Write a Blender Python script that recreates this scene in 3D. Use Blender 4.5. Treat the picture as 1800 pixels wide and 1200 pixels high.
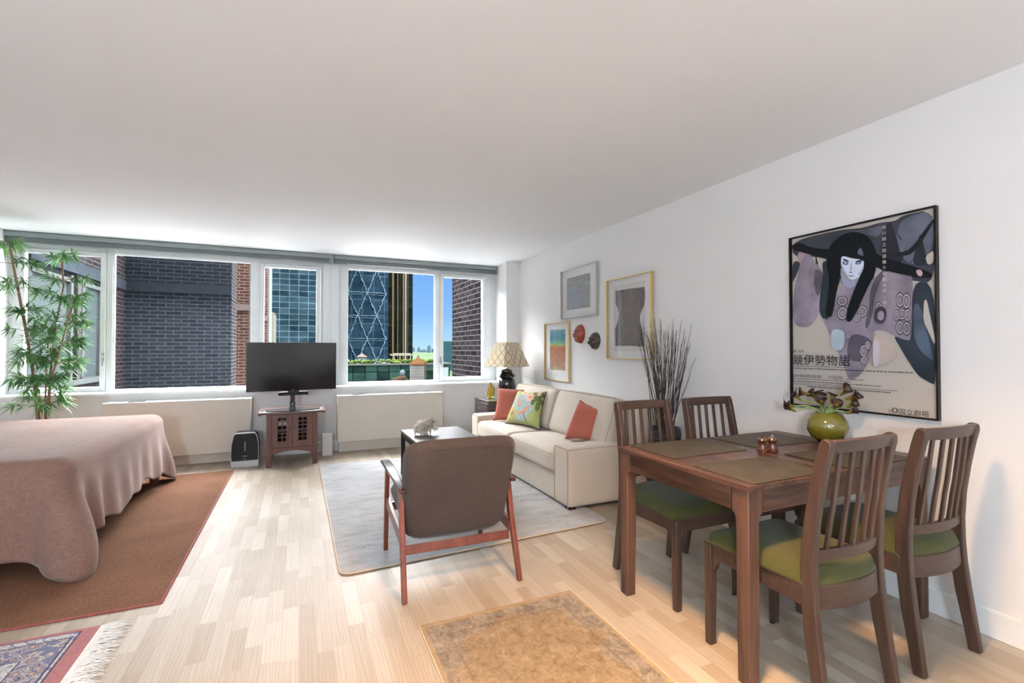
import bpy, bmesh, math, random
from mathutils import Vector, Matrix
R = math.radians
sc = bpy.context.scene
for o in list(bpy.data.objects): bpy.data.objects.remove(o)
C = sc.collection

# ---------------------------------------------------------------- camera
CAMH = 1.258
cd = bpy.data.cameras.new('camera'); cam = bpy.data.objects.new('camera', cd); C.objects.link(cam)
cd.sensor_width = 36; cd.lens = 841.25/1800*36; cd.clip_start = .02; cd.clip_end = 9000
cam.location = (0, 0, CAMH); cam.rotation_euler = (R(90+.888), 0, R(-23.84))
sc.camera = cam
sc.view_settings.view_transform = 'Standard'; sc.view_settings.look = 'None'
sc.view_settings.gamma = 1; sc.view_settings.use_curve_mapping = False
sc.view_settings.exposure = 0.33
sc.cycles.use_denoising = True; sc.cycles.denoising_prefilter = 'ACCURATE'
sc.cycles.max_bounces = 10; sc.cycles.diffuse_bounces = 6; sc.cycles.transparent_max_bounces = 16
sc.cycles.caustics_reflective = False; sc.cycles.caustics_refractive = False
sc.cycles.sample_clamp_indirect = 6

# ---------------------------------------------------------------- sky, sun
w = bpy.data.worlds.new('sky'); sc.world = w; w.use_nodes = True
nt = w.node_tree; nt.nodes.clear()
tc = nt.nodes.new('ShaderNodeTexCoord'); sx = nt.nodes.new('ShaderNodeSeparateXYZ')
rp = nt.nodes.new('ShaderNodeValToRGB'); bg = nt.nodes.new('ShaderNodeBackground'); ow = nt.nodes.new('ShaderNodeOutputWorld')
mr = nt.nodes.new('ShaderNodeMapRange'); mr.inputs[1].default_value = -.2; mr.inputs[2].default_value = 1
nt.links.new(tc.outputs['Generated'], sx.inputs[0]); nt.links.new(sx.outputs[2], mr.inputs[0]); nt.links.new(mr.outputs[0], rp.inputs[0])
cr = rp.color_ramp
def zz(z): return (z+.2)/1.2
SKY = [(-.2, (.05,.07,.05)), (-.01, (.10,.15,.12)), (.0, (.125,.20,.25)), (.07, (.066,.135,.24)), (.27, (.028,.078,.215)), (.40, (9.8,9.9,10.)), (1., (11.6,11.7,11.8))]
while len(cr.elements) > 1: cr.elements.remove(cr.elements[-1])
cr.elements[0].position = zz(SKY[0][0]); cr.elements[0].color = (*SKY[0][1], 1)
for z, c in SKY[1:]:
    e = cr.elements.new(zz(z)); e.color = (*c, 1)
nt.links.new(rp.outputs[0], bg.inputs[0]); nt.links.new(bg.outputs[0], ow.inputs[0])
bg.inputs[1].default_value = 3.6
def light(name, kind, loc, energy, col, size=.2, rot=(0,0,0), spread=None):
    l = bpy.data.lights.new(name, kind); l.energy = energy; l.color = col
    if kind == 'AREA':
        l.shape = 'DISK'; l.size = size
        if spread: l.spread = R(spread)
    elif kind == 'POINT': l.shadow_soft_size = size
    elif kind == 'SPOT': l.shadow_soft_size = size
    else: l.angle = R(1.0)
    o = bpy.data.objects.new(name, l); C.objects.link(o); o.location = loc; o.rotation_euler = rot
    return o
s_ = light('sun', 'SUN', (0, -20, 40), 1.7, (1, .95, .86))
s_.rotation_euler = Vector((-.62, .42, -.66)).to_track_quat('-Z', 'Y').to_euler()

WARM_E, FILL_E = 42, 400        # powers of the warm lamp and the added fill globes

# ---------------------------------------------------------------- helpers
def srgb(*c):
    return tuple(((v/255)/12.92 if v/255 <= .04045 else ((v/255+.055)/1.055)**2.4) for v in c)
MATS = {}
class NT:
    def __init__(s, name):
        s.m = bpy.data.materials.new(name); s.m.use_nodes = True; s.t = s.m.node_tree
        s.b = s.t.nodes['Principled BSDF']; s.out = s.t.nodes['Material Output']; s._tc = None
    def n(s, kind, **kw):
        x = s.t.nodes.new('ShaderNode'+kind)
        for k, v in kw.items():
            if k.startswith('i_'): x.inputs[int(k[2:])].default_value = v
            else: setattr(x, k, v)
        return x
    def l(s, a, b): s.t.links.new(a, b)
    def co(s, which='Object', scale=(1,1,1), rot=(0,0,0), loc=(0,0,0)):
        if s._tc is None: s._tc = s.n('TexCoord')
        mp = s.n('Mapping'); mp.inputs['Scale'].default_value = scale; mp.inputs['Rotation'].default_value = rot; mp.inputs['Location'].default_value = loc
        s.l(s._tc.outputs[which], mp.inputs[0]); return mp.outputs[0]
    def noise(s, co, scale=5, detail=3, rough=.5, dist=0):
        x = s.n('TexNoise'); x.inputs['Scale'].default_value = scale; x.inputs['Detail'].default_value = detail
        x.inputs['Roughness'].default_value = rough; x.inputs['Distortion'].default_value = dist
        s.l(co, x.inputs['Vector']); return x.outputs['Fac']
    def ramp(s, fac, stops, interp='LINEAR'):
        x = s.n('ValToRGB'); r = x.color_ramp; r.interpolation = interp
        while len(r.elements) > 1: r.elements.remove(r.elements[-1])
        r.elements[0].position = stops[0][0]; r.elements[0].color = (*stops[0][1], 1)
        for p, c in stops[1:]:
            e = r.elements.new(p); e.color = (*c, 1)
        s.l(fac, x.inputs[0]); return x.outputs[0]
    def mix(s, fac, a, b, blend='MIX'):
        x = s.n('MixRGB', blend_type=blend)
        for i, v in enumerate((fac, a, b)):
            if hasattr(v, 'links'): s.l(v, x.inputs[i])
            elif i == 0: x.inputs[0].default_value = v
            else: x.inputs[i].default_value = (*v, 1)
        return x.outputs[0]
    def math(s, op, a, b=0, c=None):
        x = s.n('Math', operation=op)
        for i, v in enumerate((a, b) if c is None else (a, b, c)):
            if hasattr(v, 'links'): s.l(v, x.inputs[i])
            else: x.inputs[i].default_value = v
        return x.outputs[0]
    def bump(s, h, strength=.3, dist=.002):
        x = s.n('Bump'); x.inputs['Strength'].default_value = strength; x.inputs['Distance'].default_value = dist
        s.l(h, x.inputs['Height']); s.l(x.outputs[0], s.b.inputs['Normal']); return x
    def set(s, col=None, rough=.5, metal=0, spec=None, coat=0, sheen=0):
        b = s.b
        if col is not None:
            if hasattr(col, 'links'): s.l(col, b.inputs['Base Color'])
            else: b.inputs['Base Color'].default_value = (*col, 1)
        b.inputs['Roughness'].default_value = rough; b.inputs['Metallic'].default_value = metal
        if spec is not None: b.inputs['Specular IOR Level'].default_value = spec
        b.inputs['Coat Weight'].default_value = coat; b.inputs['Coat Roughness'].default_value = .08
        b.inputs['Sheen Weight'].default_value = sheen
        MATS[s.m.name] = s.m
        return s.m
def plain(name, col, rough=.5, metal=0, spec=None, coat=0, amt=.06, scale=6, bump=0, bscale=200):
    t = NT(name); f = t.noise(t.co(), scale, 3)
    dk = tuple(c*(1-amt) for c in col); lt = tuple(min(1, c*(1+amt)) for c in col)
    m = t.set(t.ramp(f, [(.3, dk), (.7, lt)]), rough, metal, spec, coat)
    if bump: t.bump(t.noise(t.co(), bscale, 2), bump, .001)
    return m
def wood(name, dark, light_, axis='z', rough=.42, coat=.0, fine=60, contrast=(.35, .68)):
    t = NT(name); s = {'x': (.05, 1, 1), 'y': (1, .05, 1), 'z': (1, 1, .05)}[axis]
    co = t.co(scale=s)
    f1 = t.noise(co, fine, 4, .6, .4); f2 = t.noise(t.co(scale=s), fine*.14, 3, .5, 1.2)
    f = t.math('ADD', t.math('MULTIPLY', f1, .55), t.math('MULTIPLY', f2, .45))
    m = t.set(t.ramp(f, [(contrast[0], dark), (contrast[1], light_)]), rough, 0, .4, coat)
    t.bump(f1, .12, .0006); return m
def fabric(name, col, col2=None, rough=.92, weave=420, sheen=.15, amt=.5, big=2.5):
    t = NT(name); col2 = col2 or tuple(c*.78 for c in col)
    a = t.noise(t.co(scale=(1, 1, .12)), weave, 2); b = t.noise(t.co(scale=(.12, .12, 1)), weave, 2)
    f = t.math('ADD', t.math('MULTIPLY', a, .5), t.math('MULTIPLY', b, .5))
    g = t.noise(t.co(), big, 3)
    f2 = t.math('ADD', t.math('MULTIPLY', f, .7), t.math('MULTIPLY', g, .3))
    m = t.set(t.ramp(f2, [(.36, col2), (.62, col)]), rough, 0, .2, 0, sheen)
    t.bump(f, .35, .0012); return m
def metal(name, col, rough=.25): return plain(name, col, rough, 1, None, 0, .03, 20)
def glass_pane(name, tint=(.96, .98, .97), refl=1.45, rough=0.0, mul=1.0):
    t = NT(name); t.t.nodes.remove(t.b)
    tr = t.n('BsdfTransparent'); tr.inputs[0].default_value = (*tint, 1)
    gl = t.n('BsdfGlossy'); gl.inputs['Roughness'].default_value = rough
    fr = t.n('LayerWeight'); fr.inputs[0].default_value = .5
    mx = t.n('MixShader'); t.l(t.math('ADD', t.math('MULTIPLY', t.math('POWER', fr.outputs['Facing'], 4.0), mul*.55), (refl-1)**2/(refl+1)**2*mul), mx.inputs[0]); t.l(tr.outputs[0], mx.inputs[1]); t.l(gl.outputs[0], mx.inputs[2])
    t.l(mx.outputs[0], t.out.inputs[0]); MATS[name] = t.m; return t.m
def emis(name, col, strength):
    t = NT(name); m = t.set(col, .5); t.b.inputs['Emission Color'].default_value = (*col, 1); t.b.inputs['Emission Strength'].default_value = strength; return m

class MB:
    def __init__(s): s.v = []; s.f = []; s.mi = []; s.uv = {}
    def add(s, vs, fs, m=0, uvs=None):
        o = len(s.v); s.v += [tuple(v) for v in vs]
        for k, f in enumerate(fs):
            s.f.append(tuple(i+o for i in f)); s.mi.append(m)
            if uvs: s.uv[len(s.f)-1] = [uvs[i] for i in f]
        return s
    def box(s, x0, x1, y0, y1, z0, z1, m=0):
        if x0 > x1: x0, x1 = x1, x0
        if y0 > y1: y0, y1 = y1, y0
        if z0 > z1: z0, z1 = z1, z0
        vs = [(x, y, z) for x in (x0, x1) for y in (y0, y1) for z in (z0, z1)]
        return s.add(vs, [(0,1,3,2), (4,6,7,5), (0,4,5,1), (2,3,7,6), (0,2,6,4), (1,5,7,3)], m)
    def cbox(s, c, d, m=0): return s.box(c[0]-d[0]/2, c[0]+d[0]/2, c[1]-d[1]/2, c[1]+d[1]/2, c[2]-d[2]/2, c[2]+d[2]/2, m)
    def prism(s, poly, axis, a, b, m=0, caps=True):
        def P(p, t): return {'x': (t, p[0], p[1]), 'y': (p[0], t, p[1]), 'z': (p[0], p[1], t)}[axis]
        n = len(poly); area = sum(poly[i][0]*poly[(i+1) % n][1]-poly[(i+1) % n][0]*poly[i][1] for i in range(n))
        if (area < 0) != (axis == 'y'): poly = poly[::-1]
        if a > b: a, b = b, a
        vs = [P(p, a) for p in poly]+[P(p, b) for p in poly]
        fs = [(i, (i+1) % n, n+(i+1) % n, n+i) for i in range(n)]
        if caps: fs += [tuple(range(n))[::-1], tuple(range(n, 2*n))]
        return s.add(vs, fs, m)
    def tube(s, pts, r, n=8, m=0, cap=True, flat=1.0):
        pts = [Vector(p) for p in pts]; k = len(pts); rs = r if isinstance(r, (list, tuple)) else [r]*k
        vs = []; ref = None
        for i, p in enumerate(pts):
            d = (pts[min(i+1, k-1)]-pts[max(i-1, 0)]); d = d.normalized() if d.length > 1e-9 else Vector((0, 0, 1))
            if ref is None:
                ref = Vector((1, 0, 0)) if abs(d.x) < .9 else Vector((0, 1, 0))
            u = (ref-d*ref.dot(d)).normalized(); v = d.cross(u); ref = u
            for j in range(n):
                a = 2*math.pi*j/n; vs.append(p+(u*math.cos(a)+v*math.sin(a)*flat)*rs[i])
        fs = [(i*n+j, i*n+(j+1) % n, (i+1)*n+(j+1) % n, (i+1)*n+j) for i in range(k-1) for j in range(n)]
        if cap: fs += [tuple(range(n))[::-1], tuple((k-1)*n+j for j in range(n))]
        return s.add(vs, fs, m)
    def lathe(s, prof, n=32, c=(0,0,0), m=0, sx=1, sy=1):
        vs = []; k = len(prof)
        for r, z in prof:
            for j in range(n):
                a = 2*math.pi*j/n; vs.append((c[0]+r*math.cos(a)*sx, c[1]+r*math.sin(a)*sy, c[2]+z))
        fs = [(i*n+j, i*n+(j+1) % n, (i+1)*n+(j+1) % n, (i+1)*n+j) for i in range(k-1) for j in range(n)]
        if prof[0][0] > 1e-6: fs.append(tuple(range(n))[::-1])
        if prof[-1][0] > 1e-6: fs.append(tuple((k-1)*n+j for j in range(n)))
        return s.add(vs, fs, m)
    def grid(s, fn, nu, nv, m=0, closeu=False, flip=False):
        vs = []; uv = []
        for i in range(nu+1):
            for j in range(nv+1):
                vs.append(fn(i/nu, j/nv)); uv.append((i/nu, j/nv))
        q = lambda i, j: i*(nv+1)+j
        fs = [(q(i, j), q(i+1, j), q(i+1, j+1), q(i, j+1)) for i in range(nu) for j in range(nv)]
        if flip: fs = [f[::-1] for f in fs]
        return s.add(vs, fs, m, uv)
    def beam(s, pts, w, d, side=(1,0,0), m=0):
        """rectangular section swept along pts; w measured along side, d across"""
        pts = [Vector(p) for p in pts]; k = len(pts); sd = Vector(side).normalized(); vs = []
        ws = w if isinstance(w, (list, tuple)) else [w]*k; ds = d if isinstance(d, (list, tuple)) else [d]*k
        for i, p in enumerate(pts):
            t = (pts[min(i+1, k-1)]-pts[max(i-1, 0)]).normalized(); u = (sd-t*sd.dot(t)).normalized(); v = t.cross(u)
            for a, b in ((-1,-1), (1,-1), (1,1), (-1,1)): vs.append(p+u*a*ws[i]/2+v*b*ds[i]/2)
        fs = [(i*4+j, i*4+(j+1) % 4, (i+1)*4+(j+1) % 4, (i+1)*4+j) for i in range(k-1) for j in range(4)]
        fs += [(3,2,1,0), tuple((k-1)*4+j for j in range(4))]
        return s.add(vs, fs, m)
    def map(s, fn): s.v = [tuple(fn(Vector(v))) for v in s.v]; return s
    def build(s, name, mats, parent=None, smooth=False, bevel=0, seg=2, sub=0, loc=None, rot=None, solid=0, ang=35):
        me = bpy.data.meshes.new(name); me.from_pydata(s.v, [], s.f)
        mats = mats if isinstance(mats, (list, tuple)) else [mats]
        for m in mats: me.materials.append(MATS[m] if isinstance(m, str) else m)
        me.polygons.foreach_set('material_index', s.mi)
        if s.uv:
            ul = me.uv_layers.new(name='UVMap')
            for pi, uvs in s.uv.items():
                p = me.polygons[pi]
                for li, u in zip(p.loop_indices, uvs): ul.data[li].uv = u
        bm = bmesh.new(); bm.from_mesh(me); bmesh.ops.recalc_face_normals(bm, faces=bm.faces) if not solid else None; bm.to_mesh(me); bm.free()
        me.update()
        o = bpy.data.objects.new(name, me); C.objects.link(o)
        if parent is not None: o.parent = parent
        if loc is not None: o.location = loc
        if rot is not None: o.rotation_euler = rot
        if smooth or bevel or sub:
            me.polygons.foreach_set('use_smooth', [True]*len(me.polygons))
            try: me.set_sharp_from_angle(angle=R(180 if smooth == 'all' else ang))
            except Exception: pass
        if solid:
            md = o.modifiers.new('solid', 'SOLIDIFY'); md.thickness = solid; md.offset = 0
        if bevel:
            md = o.modifiers.new('bevel', 'BEVEL'); md.width = bevel; md.segments = seg; md.limit_method = 'ANGLE'; md.angle_limit = R(40)
        if sub:
            md = o.modifiers.new('sub', 'SUBSURF'); md.levels = sub; md.render_levels = sub
        return o
def tag(o, label=None, cat=None, group=None, kind=None):
    if label: o['label'] = label
    if cat: o['category'] = cat
    if group: o['group'] = group
    if kind: o['kind'] = kind
    return o
def thing(name, label, cat, loc=(0,0,0), rz=0, group=None):
    o = bpy.data.objects.new(name, None); C.objects.link(o); o.location = loc; o.rotation_euler = (0, 0, rz)
    o.empty_display_size = .1
    return tag(o, label, cat, group)
def struct(o): o['kind'] = 'structure'; return o
def copy_tree(o, parent=None):
    c = o.copy(); C.objects.link(c)
    if parent is not None: c.parent = parent
    for ch in [x for x in bpy.data.objects if x.parent == o]: copy_tree(ch, c)
    return c
def lerp(a, b, t): return a+(b-a)*t
def sstep(t): t = max(0, min(1, t)); return t*t*(3-2*t)

# ---------------------------------------------------------------- materials
def build_materials():
    plain('wall_paint', (.76, .755, .75), .75, amt=.015, scale=2, bump=.05, bscale=300)
    plain('ceiling_paint', (.83, .85, .87), .85, amt=.01, scale=1.2)
    plain('white_trim', (.80, .82, .82), .35, amt=.015)
    plain('window_white', (.76, .79, .80), .35, amt=.02)
    plain('radiator_cream', (.66, .61, .53), .5, amt=.02)
    plain('radiator_top', (.75, .75, .73), .25, amt=.01)
    # strip parquet running towards the windows
    t = NT('parquet')
    co = t.co(rot=(0, 0, R(90)))
    br = t.n('TexBrick', offset=.37, offset_frequency=3, squash=.72, squash_frequency=2); t.l(co, br.inputs['Vector'])
    br.inputs['Color1'].default_value = (0, 0, 0, 1); br.inputs['Color2'].default_value = (1, 1, 1, 1); br.inputs['Mortar'].default_value = (.5, .5, .5, 1)
    br.inputs['Scale'].default_value = 1; br.inputs['Mortar Size'].default_value = .0007; br.inputs['Mortar Smooth'].default_value = .1; br.inputs['Bias'].default_value = 0
    br.inputs['Brick Width'].default_value = .43; br.inputs['Row Height'].default_value = .069
    sep = t.n('SeparateColor'); t.l(br.outputs['Color'], sep.inputs[0])
    add = t.n('VectorMath', operation='ADD'); vm = t.n('CombineXYZ')
    t.l(t.math('MULTIPLY', sep.outputs[0], 37.0), vm.inputs[0]); t.l(t.math('MULTIPLY', sep.outputs[0], 91.0), vm.inputs[1])
    t.l(t.co(scale=(1, .07, 1)), add.inputs[0]); t.l(vm.outputs[0], add.inputs[1])
    g = t.n('TexNoise'); g.inputs['Scale'].default_value = 26; g.inputs['Detail'].default_value = 5; g.inputs['Distortion'].default_value = 1.6; t.l(add.outputs[0], g.inputs['Vector'])
    wv = t.n('TexWave', wave_type='BANDS', bands_direction='X'); wv.inputs['Scale'].default_value = 22; wv.inputs['Distortion'].default_value = 9; wv.inputs['Detail'].default_value = 2; wv.inputs['Detail Scale'].default_value = 1.2; t.l(add.outputs[0], wv.inputs['Vector'])
    base = t.ramp(sep.outputs[0], [(0, (.335, .27, .205)), (.45, (.385, .322, .256)), (.8, (.42, .363, .302)), (1, (.465, .408, .35))])
    grain = t.ramp(t.math('ADD', t.math('MULTIPLY', g.outputs['Fac'], .6), t.math('MULTIPLY', wv.outputs['Fac'], .3)), [(.25, (.86, .84, .82)), (.6, (1, 1, 1))])
    col = t.mix(1, base, grain, 'MULTIPLY')
    col = t.mix(t.math('MULTIPLY', br.outputs['Fac'], .35), col, (.25, .17, .11))
    t.set(col, .44, 0, .28, .0)
    t.bump(g.outputs['Fac'], .06, .0006)
    # furniture
    wood('chair_wood', (.032, .018, .013), (.078, .043, .030), 'z', .4)
    wood('chair_wood_side', (.032, .018, .013), (.078, .043, .030), 'x', .4)
    wood('table_wood', (.026, .013, .009), (.112, .055, .035), 'z', .38, fine=45, contrast=(.40, .60))
    wood('table_wood_x', (.026, .013, .009), (.112, .055, .035), 'x', .32, fine=45, contrast=(.40, .60))
    wood('table_wood_y', (.026, .013, .009), (.112, .055, .035), 'y', .32, fine=45, contrast=(.40, .60))
    wood('armchair_wood', (.085, .018, .009), (.20, .050, .024), 'z', .3, .3)
    wood('arm_wood', (.03, .012, .008), (.08, .03, .02), 'y', .2, .15)
    wood('cabinet_wood', (.065, .021, .012), (.135, .048, .029), 'z', .4)
    wood('cabinet_top_wood', (.065, .025, .016), (.14, .058, .036), 'x', .3)
    wood('dark_wood', (.022, .015, .014), (.05, .036, .033), 'y', .3)
    wood('bed_leg_wood', (.12, .04, .018), (.22, .075, .035), 'z', .4)
    plain('black_gloss', (.008, .008, .010), .12, amt=.1, coat=.5)
    plain('black_matte', (.008, .008, .009), .5, amt=.1, spec=.25)
    plain('dark_void', (.006, .005, .005), .8)
    metal('chrome', (.75, .75, .76), .18); metal('brass', (.55, .38, .16), .3); metal('aged_bronze', (.10, .065, .04), .45)
    metal('gold_frame', (.80, .58, .24), .28); metal('silver_frame', (.62, .62, .64), .3); metal('black_frame', (.03, .026, .024), .4)
    fabric('sofa_fabric', (.60, .53, .45), (.46, .395, .32), amt=.5)
    fabric('sofa_piping', (.40, .33, .26))
    fabric('armchair_fabric', (.080, .058, .050), (.042, .030, .026), weave=520)
    fabric('velvet_green', (.070, .068, .018), (.042, .043, .012), weave=700, sheen=.12)
    fabric('cushion_red', (.42, .125, .085), (.30, .080, .052), weave=500)
    fabric('cushion_dark_edge', (.08, .03, .03))
    fabric('cushion_green', (.36, .38, .13), (.27, .29, .09))
    fabric('bedspread_cloth', (.275, .160, .125), (.165, .092, .070), weave=260, amt=.6, sheen=.22)
    fabric('mattress_cloth', (.6, .58, .55))
    t = NT('placemat_leather'); f = t.noise(t.co(), 9, 5, .65)
    t.set(t.ramp(f, [(.3, (.036, .030, .020)), (.7, (.070, .058, .040))]), .55, 0, .3); t.bump(t.noise(t.co(), 350, 2), .15, .0005)
    # rugs
    t = NT('terracotta_weave'); f = t.noise(t.co(), 210, 2, .6); g = t.noise(t.co(), 3, 3)
    t.set(t.ramp(t.math('ADD', t.math('MULTIPLY', f, .8), t.math('MULTIPLY', g, .2)), [(.34, (.090, .040, .023)), (.62, (.235, .118, .070))]), .95, 0, .1); t.bump(f, .8, .004)
    plain('rug_red_binding', (.24, .055, .045), .8, amt=.15, scale=60)
    t = NT('pale_rug_pile'); a = t.noise(t.co(scale=(.5, 1.6, 1)), 9, 8, .72); b = t.noise(t.co(), 120, 3, .6); c = t.noise(t.co(scale=(.35, 1, 1)), 3.0, 3)
    f = t.math('ADD', t.math('ADD', t.math('MULTIPLY', a, .5), t.math('MULTIPLY', b, .28)), t.math('MULTIPLY', c, .22))
    t.set(t.ramp(f, [(.33, (.13, .125, .12)), (.43, (.33, .33, .33)), (.55, (.45, .455, .46)), (.72, (.54, .55, .56))]), .95, 0, .1, 0, .2)
    t.bump(t.math('ADD', a, b), .8, .012)
    plain('rug_beige_binding', (.58, .45, .33), .85, amt=.08, scale=60)
    t = NT('distressed_rug')
    a = t.noise(t.co(), 14, 8, .75, .8); b = t.noise(t.co(scale=(1, .12, 1)), 260, 2); c = t.noise(t.co(), 3.2, 4, .5); v = t.noise(t.co(), 5, 6, .8, 1.5); h = t.noise(t.co(), 70, 4, .7)
    f = t.math('ADD', t.math('ADD', t.math('MULTIPLY', a, .40), t.math('MULTIPLY', b, .12)), t.math('ADD', t.math('MULTIPLY', v, .24), t.math('MULTIPLY', h, .24)))
    c1 = t.ramp(f, [(.38, (.115, .080, .052)), (.46, (.20, .145, .090)), (.54, (.27, .205, .14)), (.66, (.40, .33, .255))])
    c2 = t.ramp(f, [(.38, (.095, .078, .064)), (.46, (.175, .145, .118)), (.54, (.27, .225, .18)), (.66, (.42, .37, .31))])
    sep = t.n('SeparateXYZ'); t.l(t.co(), sep.inputs[0])
    ex = t.math('SUBTRACT', .40, t.math('ABSOLUTE', t.math('ADD', sep.outputs[0], 0))); ey = t.math('SUBTRACT', .62, t.math('ABSOLUTE', sep.outputs[1]))
    e = t.math('MINIMUM', ex, ey); inb = t.math('GREATER_THAN', t.math('ADD', e, t.math('MULTIPLY', c, .5)), .36)
    ln = t.math('LESS_THAN', t.math('ABSOLUTE', t.math('SUBTRACT', e, .11)), .006); ln2 = t.math('LESS_THAN', e, .022)
    cc = t.mix(inb, c2, c1); cc = t.mix(t.math('MULTIPLY', ln, .35), cc, (.13, .09, .06)); cc = t.mix(t.math('MULTIPLY', ln2, .6), cc, (.36, .25, .14))
    t.set(cc, .95, 0, .1); t.bump(f, .5, .004)
    def floral(name, stops, scale, interp='CONSTANT'):
        t = NT(name); v = t.n('TexVoronoi'); v.inputs['Scale'].default_value = scale; t.l(t.co(), v.inputs['Vector'])
        n = t.noise(t.co(), scale*2.3, 4, .7); f = t.math('ADD', t.math('MULTIPLY', v.outputs['Distance'], .75), t.math('MULTIPLY', n, .55))
        t.set(t.ramp(f, stops, interp), .95, 0, .1); t.bump(t.noise(t.co(), 500, 1), .4, .002)
    floral('persian_navy', [(0, (.55, .42, .24)), (.36, (.40, .16, .15)), (.43, (.26, .28, .30)), (.50, (.09, .085, .15)), (.56, (.38, .38, .38)), (.62, (.16, .13, .20)), (.68, (.46, .40, .34)), (.76, (.16, .17, .25))], 22)
    floral('persian_cream', [(0, (.10, .11, .22)), (.36, (.50, .48, .45)), (.52, (.24, .26, .34)), (.58, (.52, .50, .47)), (.76, (.20, .22, .30))], 42)
    floral('persian_field', [(0, (.60, .50, .36)), (.40, (.12, .10, .22)), (.47, (.50, .17, .14)), (.66, (.55, .26, .22)), (.74, (.13, .12, .24)), (.80, (.45, .14, .12))], 9)
    plain('persian_pink', (.34, .135, .14), .95, amt=.15, scale=90, bump=.4, bscale=500)
    plain('persian_dark', (.05, .05, .09), .95, amt=.2, scale=90)
    plain('fringe_cotton', (.74, .74, .73), .9, amt=.15, scale=60)
    # patterned shade
    t = NT('lamp_shade_cloth'); s = t.n('SeparateXYZ'); t.l(t.co('UV'), s.inputs[0])
    def lines(k1, k2):
        q = t.math('ADD', t.math('MULTIPLY', s.outputs[0], k1), t.math('MULTIPLY', s.outputs[1], k2))
        return t.math('LESS_THAN', t.math('ABSOLUTE', t.math('SUBTRACT', t.math('FRACT', q), .5)), .045)
    l = t.math('MAXIMUM', lines(15, 2.6), lines(15, -2.6)); l = t.math('MULTIPLY', l, .85)
    m = t.set(t.mix(l, (.56, .47, .33), (.11, .075, .045)), .8, 0, .2)
    t = NT('glass_amber_green'); s = t.n('SeparateXYZ'); t.l(t.co(), s.inputs[0])
    f = t.math('ADD', t.math('MULTIPLY', s.outputs[0], 5.0), t.math('ADD', t.math('MULTIPLY', s.outputs[2], -1.4), .62))
    t.set(t.ramp(f, [(.25, (.75, .22, .03)), (.45, (.80, .50, .06)), (.58, (.62, .78, .12)), (.9, (.22, .50, .06))]), .04, 0, .6); t.b.inputs['Transmission Weight'].default_value = .75; t.b.inputs['IOR'].default_value = 1.35
    t = NT('vase_glaze'); t.set(t.ramp(t.noise(t.co(), 4, 2), [(.3, (.125, .115, .010)), (.7, (.175, .155, .020))]), .08, 0, .6, .8)
    t = NT('lily_petal'); s = t.n('SeparateXYZ'); t.l(t.co('UV'), s.inputs[0])
    f = t.math('ADD', s.outputs[1], t.math('MULTIPLY', t.math('SUBTRACT', t.noise(t.co(), 28, 3), .5), .8))
    t.set(t.ramp(f, [(.15, (.13, .17, .04)), (.40, (.20, .13, .018)), (.62, (.11, .055, .016)), (.80, (.022, .012, .014))]), .45, 0, .35)
    plain('lily_stem', (.25, .32, .11), .45, amt=.2, scale=20)
    plain('lily_spadix', (.45, .28, .03), .5)
    # masks, shell, plant
    wood('mask_red', (.13, .018, .008), (.36, .065, .022), 'z', .3, .3, fine=30)
    plain('mask_brown', (.045, .030, .024), .45, amt=.35, scale=25)
    plain('mask_eye', (.55, .52, .45), .3); plain('mask_black', (.01, .008, .008), .4)
    t = NT('shell_chalk'); f = t.noise(t.co(), 30, 6, .7); t.set(t.ramp(f, [(.32, (.30, .22, .15)), (.5, (.60, .54, .45)), (.7, (.80, .77, .70))]), .6, 0, .3); t.bump(f, .7, .01)
    t = NT('bamboo_leaf'); f = t.noise(t.co(), 9, 3); t.set(t.ramp(f, [(.3, (.06, .18, .06)), (.55, (.14, .33, .10)), (.75, (.32, .52, .20))]), .4, 0, .4)
    t.b.inputs['Subsurface Weight'].default_value = 0
    wood('bamboo_stem', (.16, .060, .035), (.34, .19, .105), 'z', .45)
    plain('twig_bark', (.040, .030, .025), .8, amt=.35, scale=60)
    t = NT('basket_weave'); f = t.noise(t.co(scale=(1, 1, 6)), 22, 4, .6); t.set(t.ramp(f, [(.42, (.008, .008, .010)), (.60, (.035, .038, .045)), (.72, (.20, .22, .25))]), .4, 0, .5); t.bump(f, .8, .01)
    plain('soil_dark', (.03, .02, .015), .9)
    plain('pot_white', (.55, .53, .5), .4)
    plain('blind_light', (.23, .26, .265), .45, amt=.03); plain('blind_dark', (.085, .10, .105), .5, amt=.03)
    plain('cord_white', (.62, .63, .62), .6)
    t = NT('tv_screen'); t.set((.010, .008, .009), .13, 0, .5, .3)
    plain('tv_base_glass', (.012, .020, .032), .06, coat=1)
    plain('purifier_silver', (.55, .56, .57), .35); plain('router_white', (.66, .63, .63), .4)
    glass_pane('window_glass', (.95, .955, .96), mul=0.0); glass_pane('picture_glass', (.97, .97, .97), 1.38, mul=.6)
    plain('mat_board', (.86, .85, .83), .8, amt=.01)
    # ---- prints
    def blotch(name, stops, scale, z=None):
        t = NT(name); a = t.noise(t.co(), scale, 8, .8, .5); f = a
        if z: f = t.math('ADD', t.math('MULTIPLY', a, z[0]), t.math('MULTIPLY', t.sep(), z[1]))
        t.set(t.ramp(f, stops), .8, 0, .1)
    NT.sep = lambda s: (lambda x: (s.l(s.co('UV'), x.inputs[0]), x.outputs[1])[1])(s.n('SeparateXYZ'))
    blotch('print_teal', [(.36, (.68, .68, .60)), (.44, (.16, .30, .31)), (.49, (.62, .58, .54)), (.53, (.22, .20, .24)), (.58, (.60, .60, .54)), (.62, (.14, .30, .32)), (.7, (.66, .66, .6))], 11)
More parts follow.
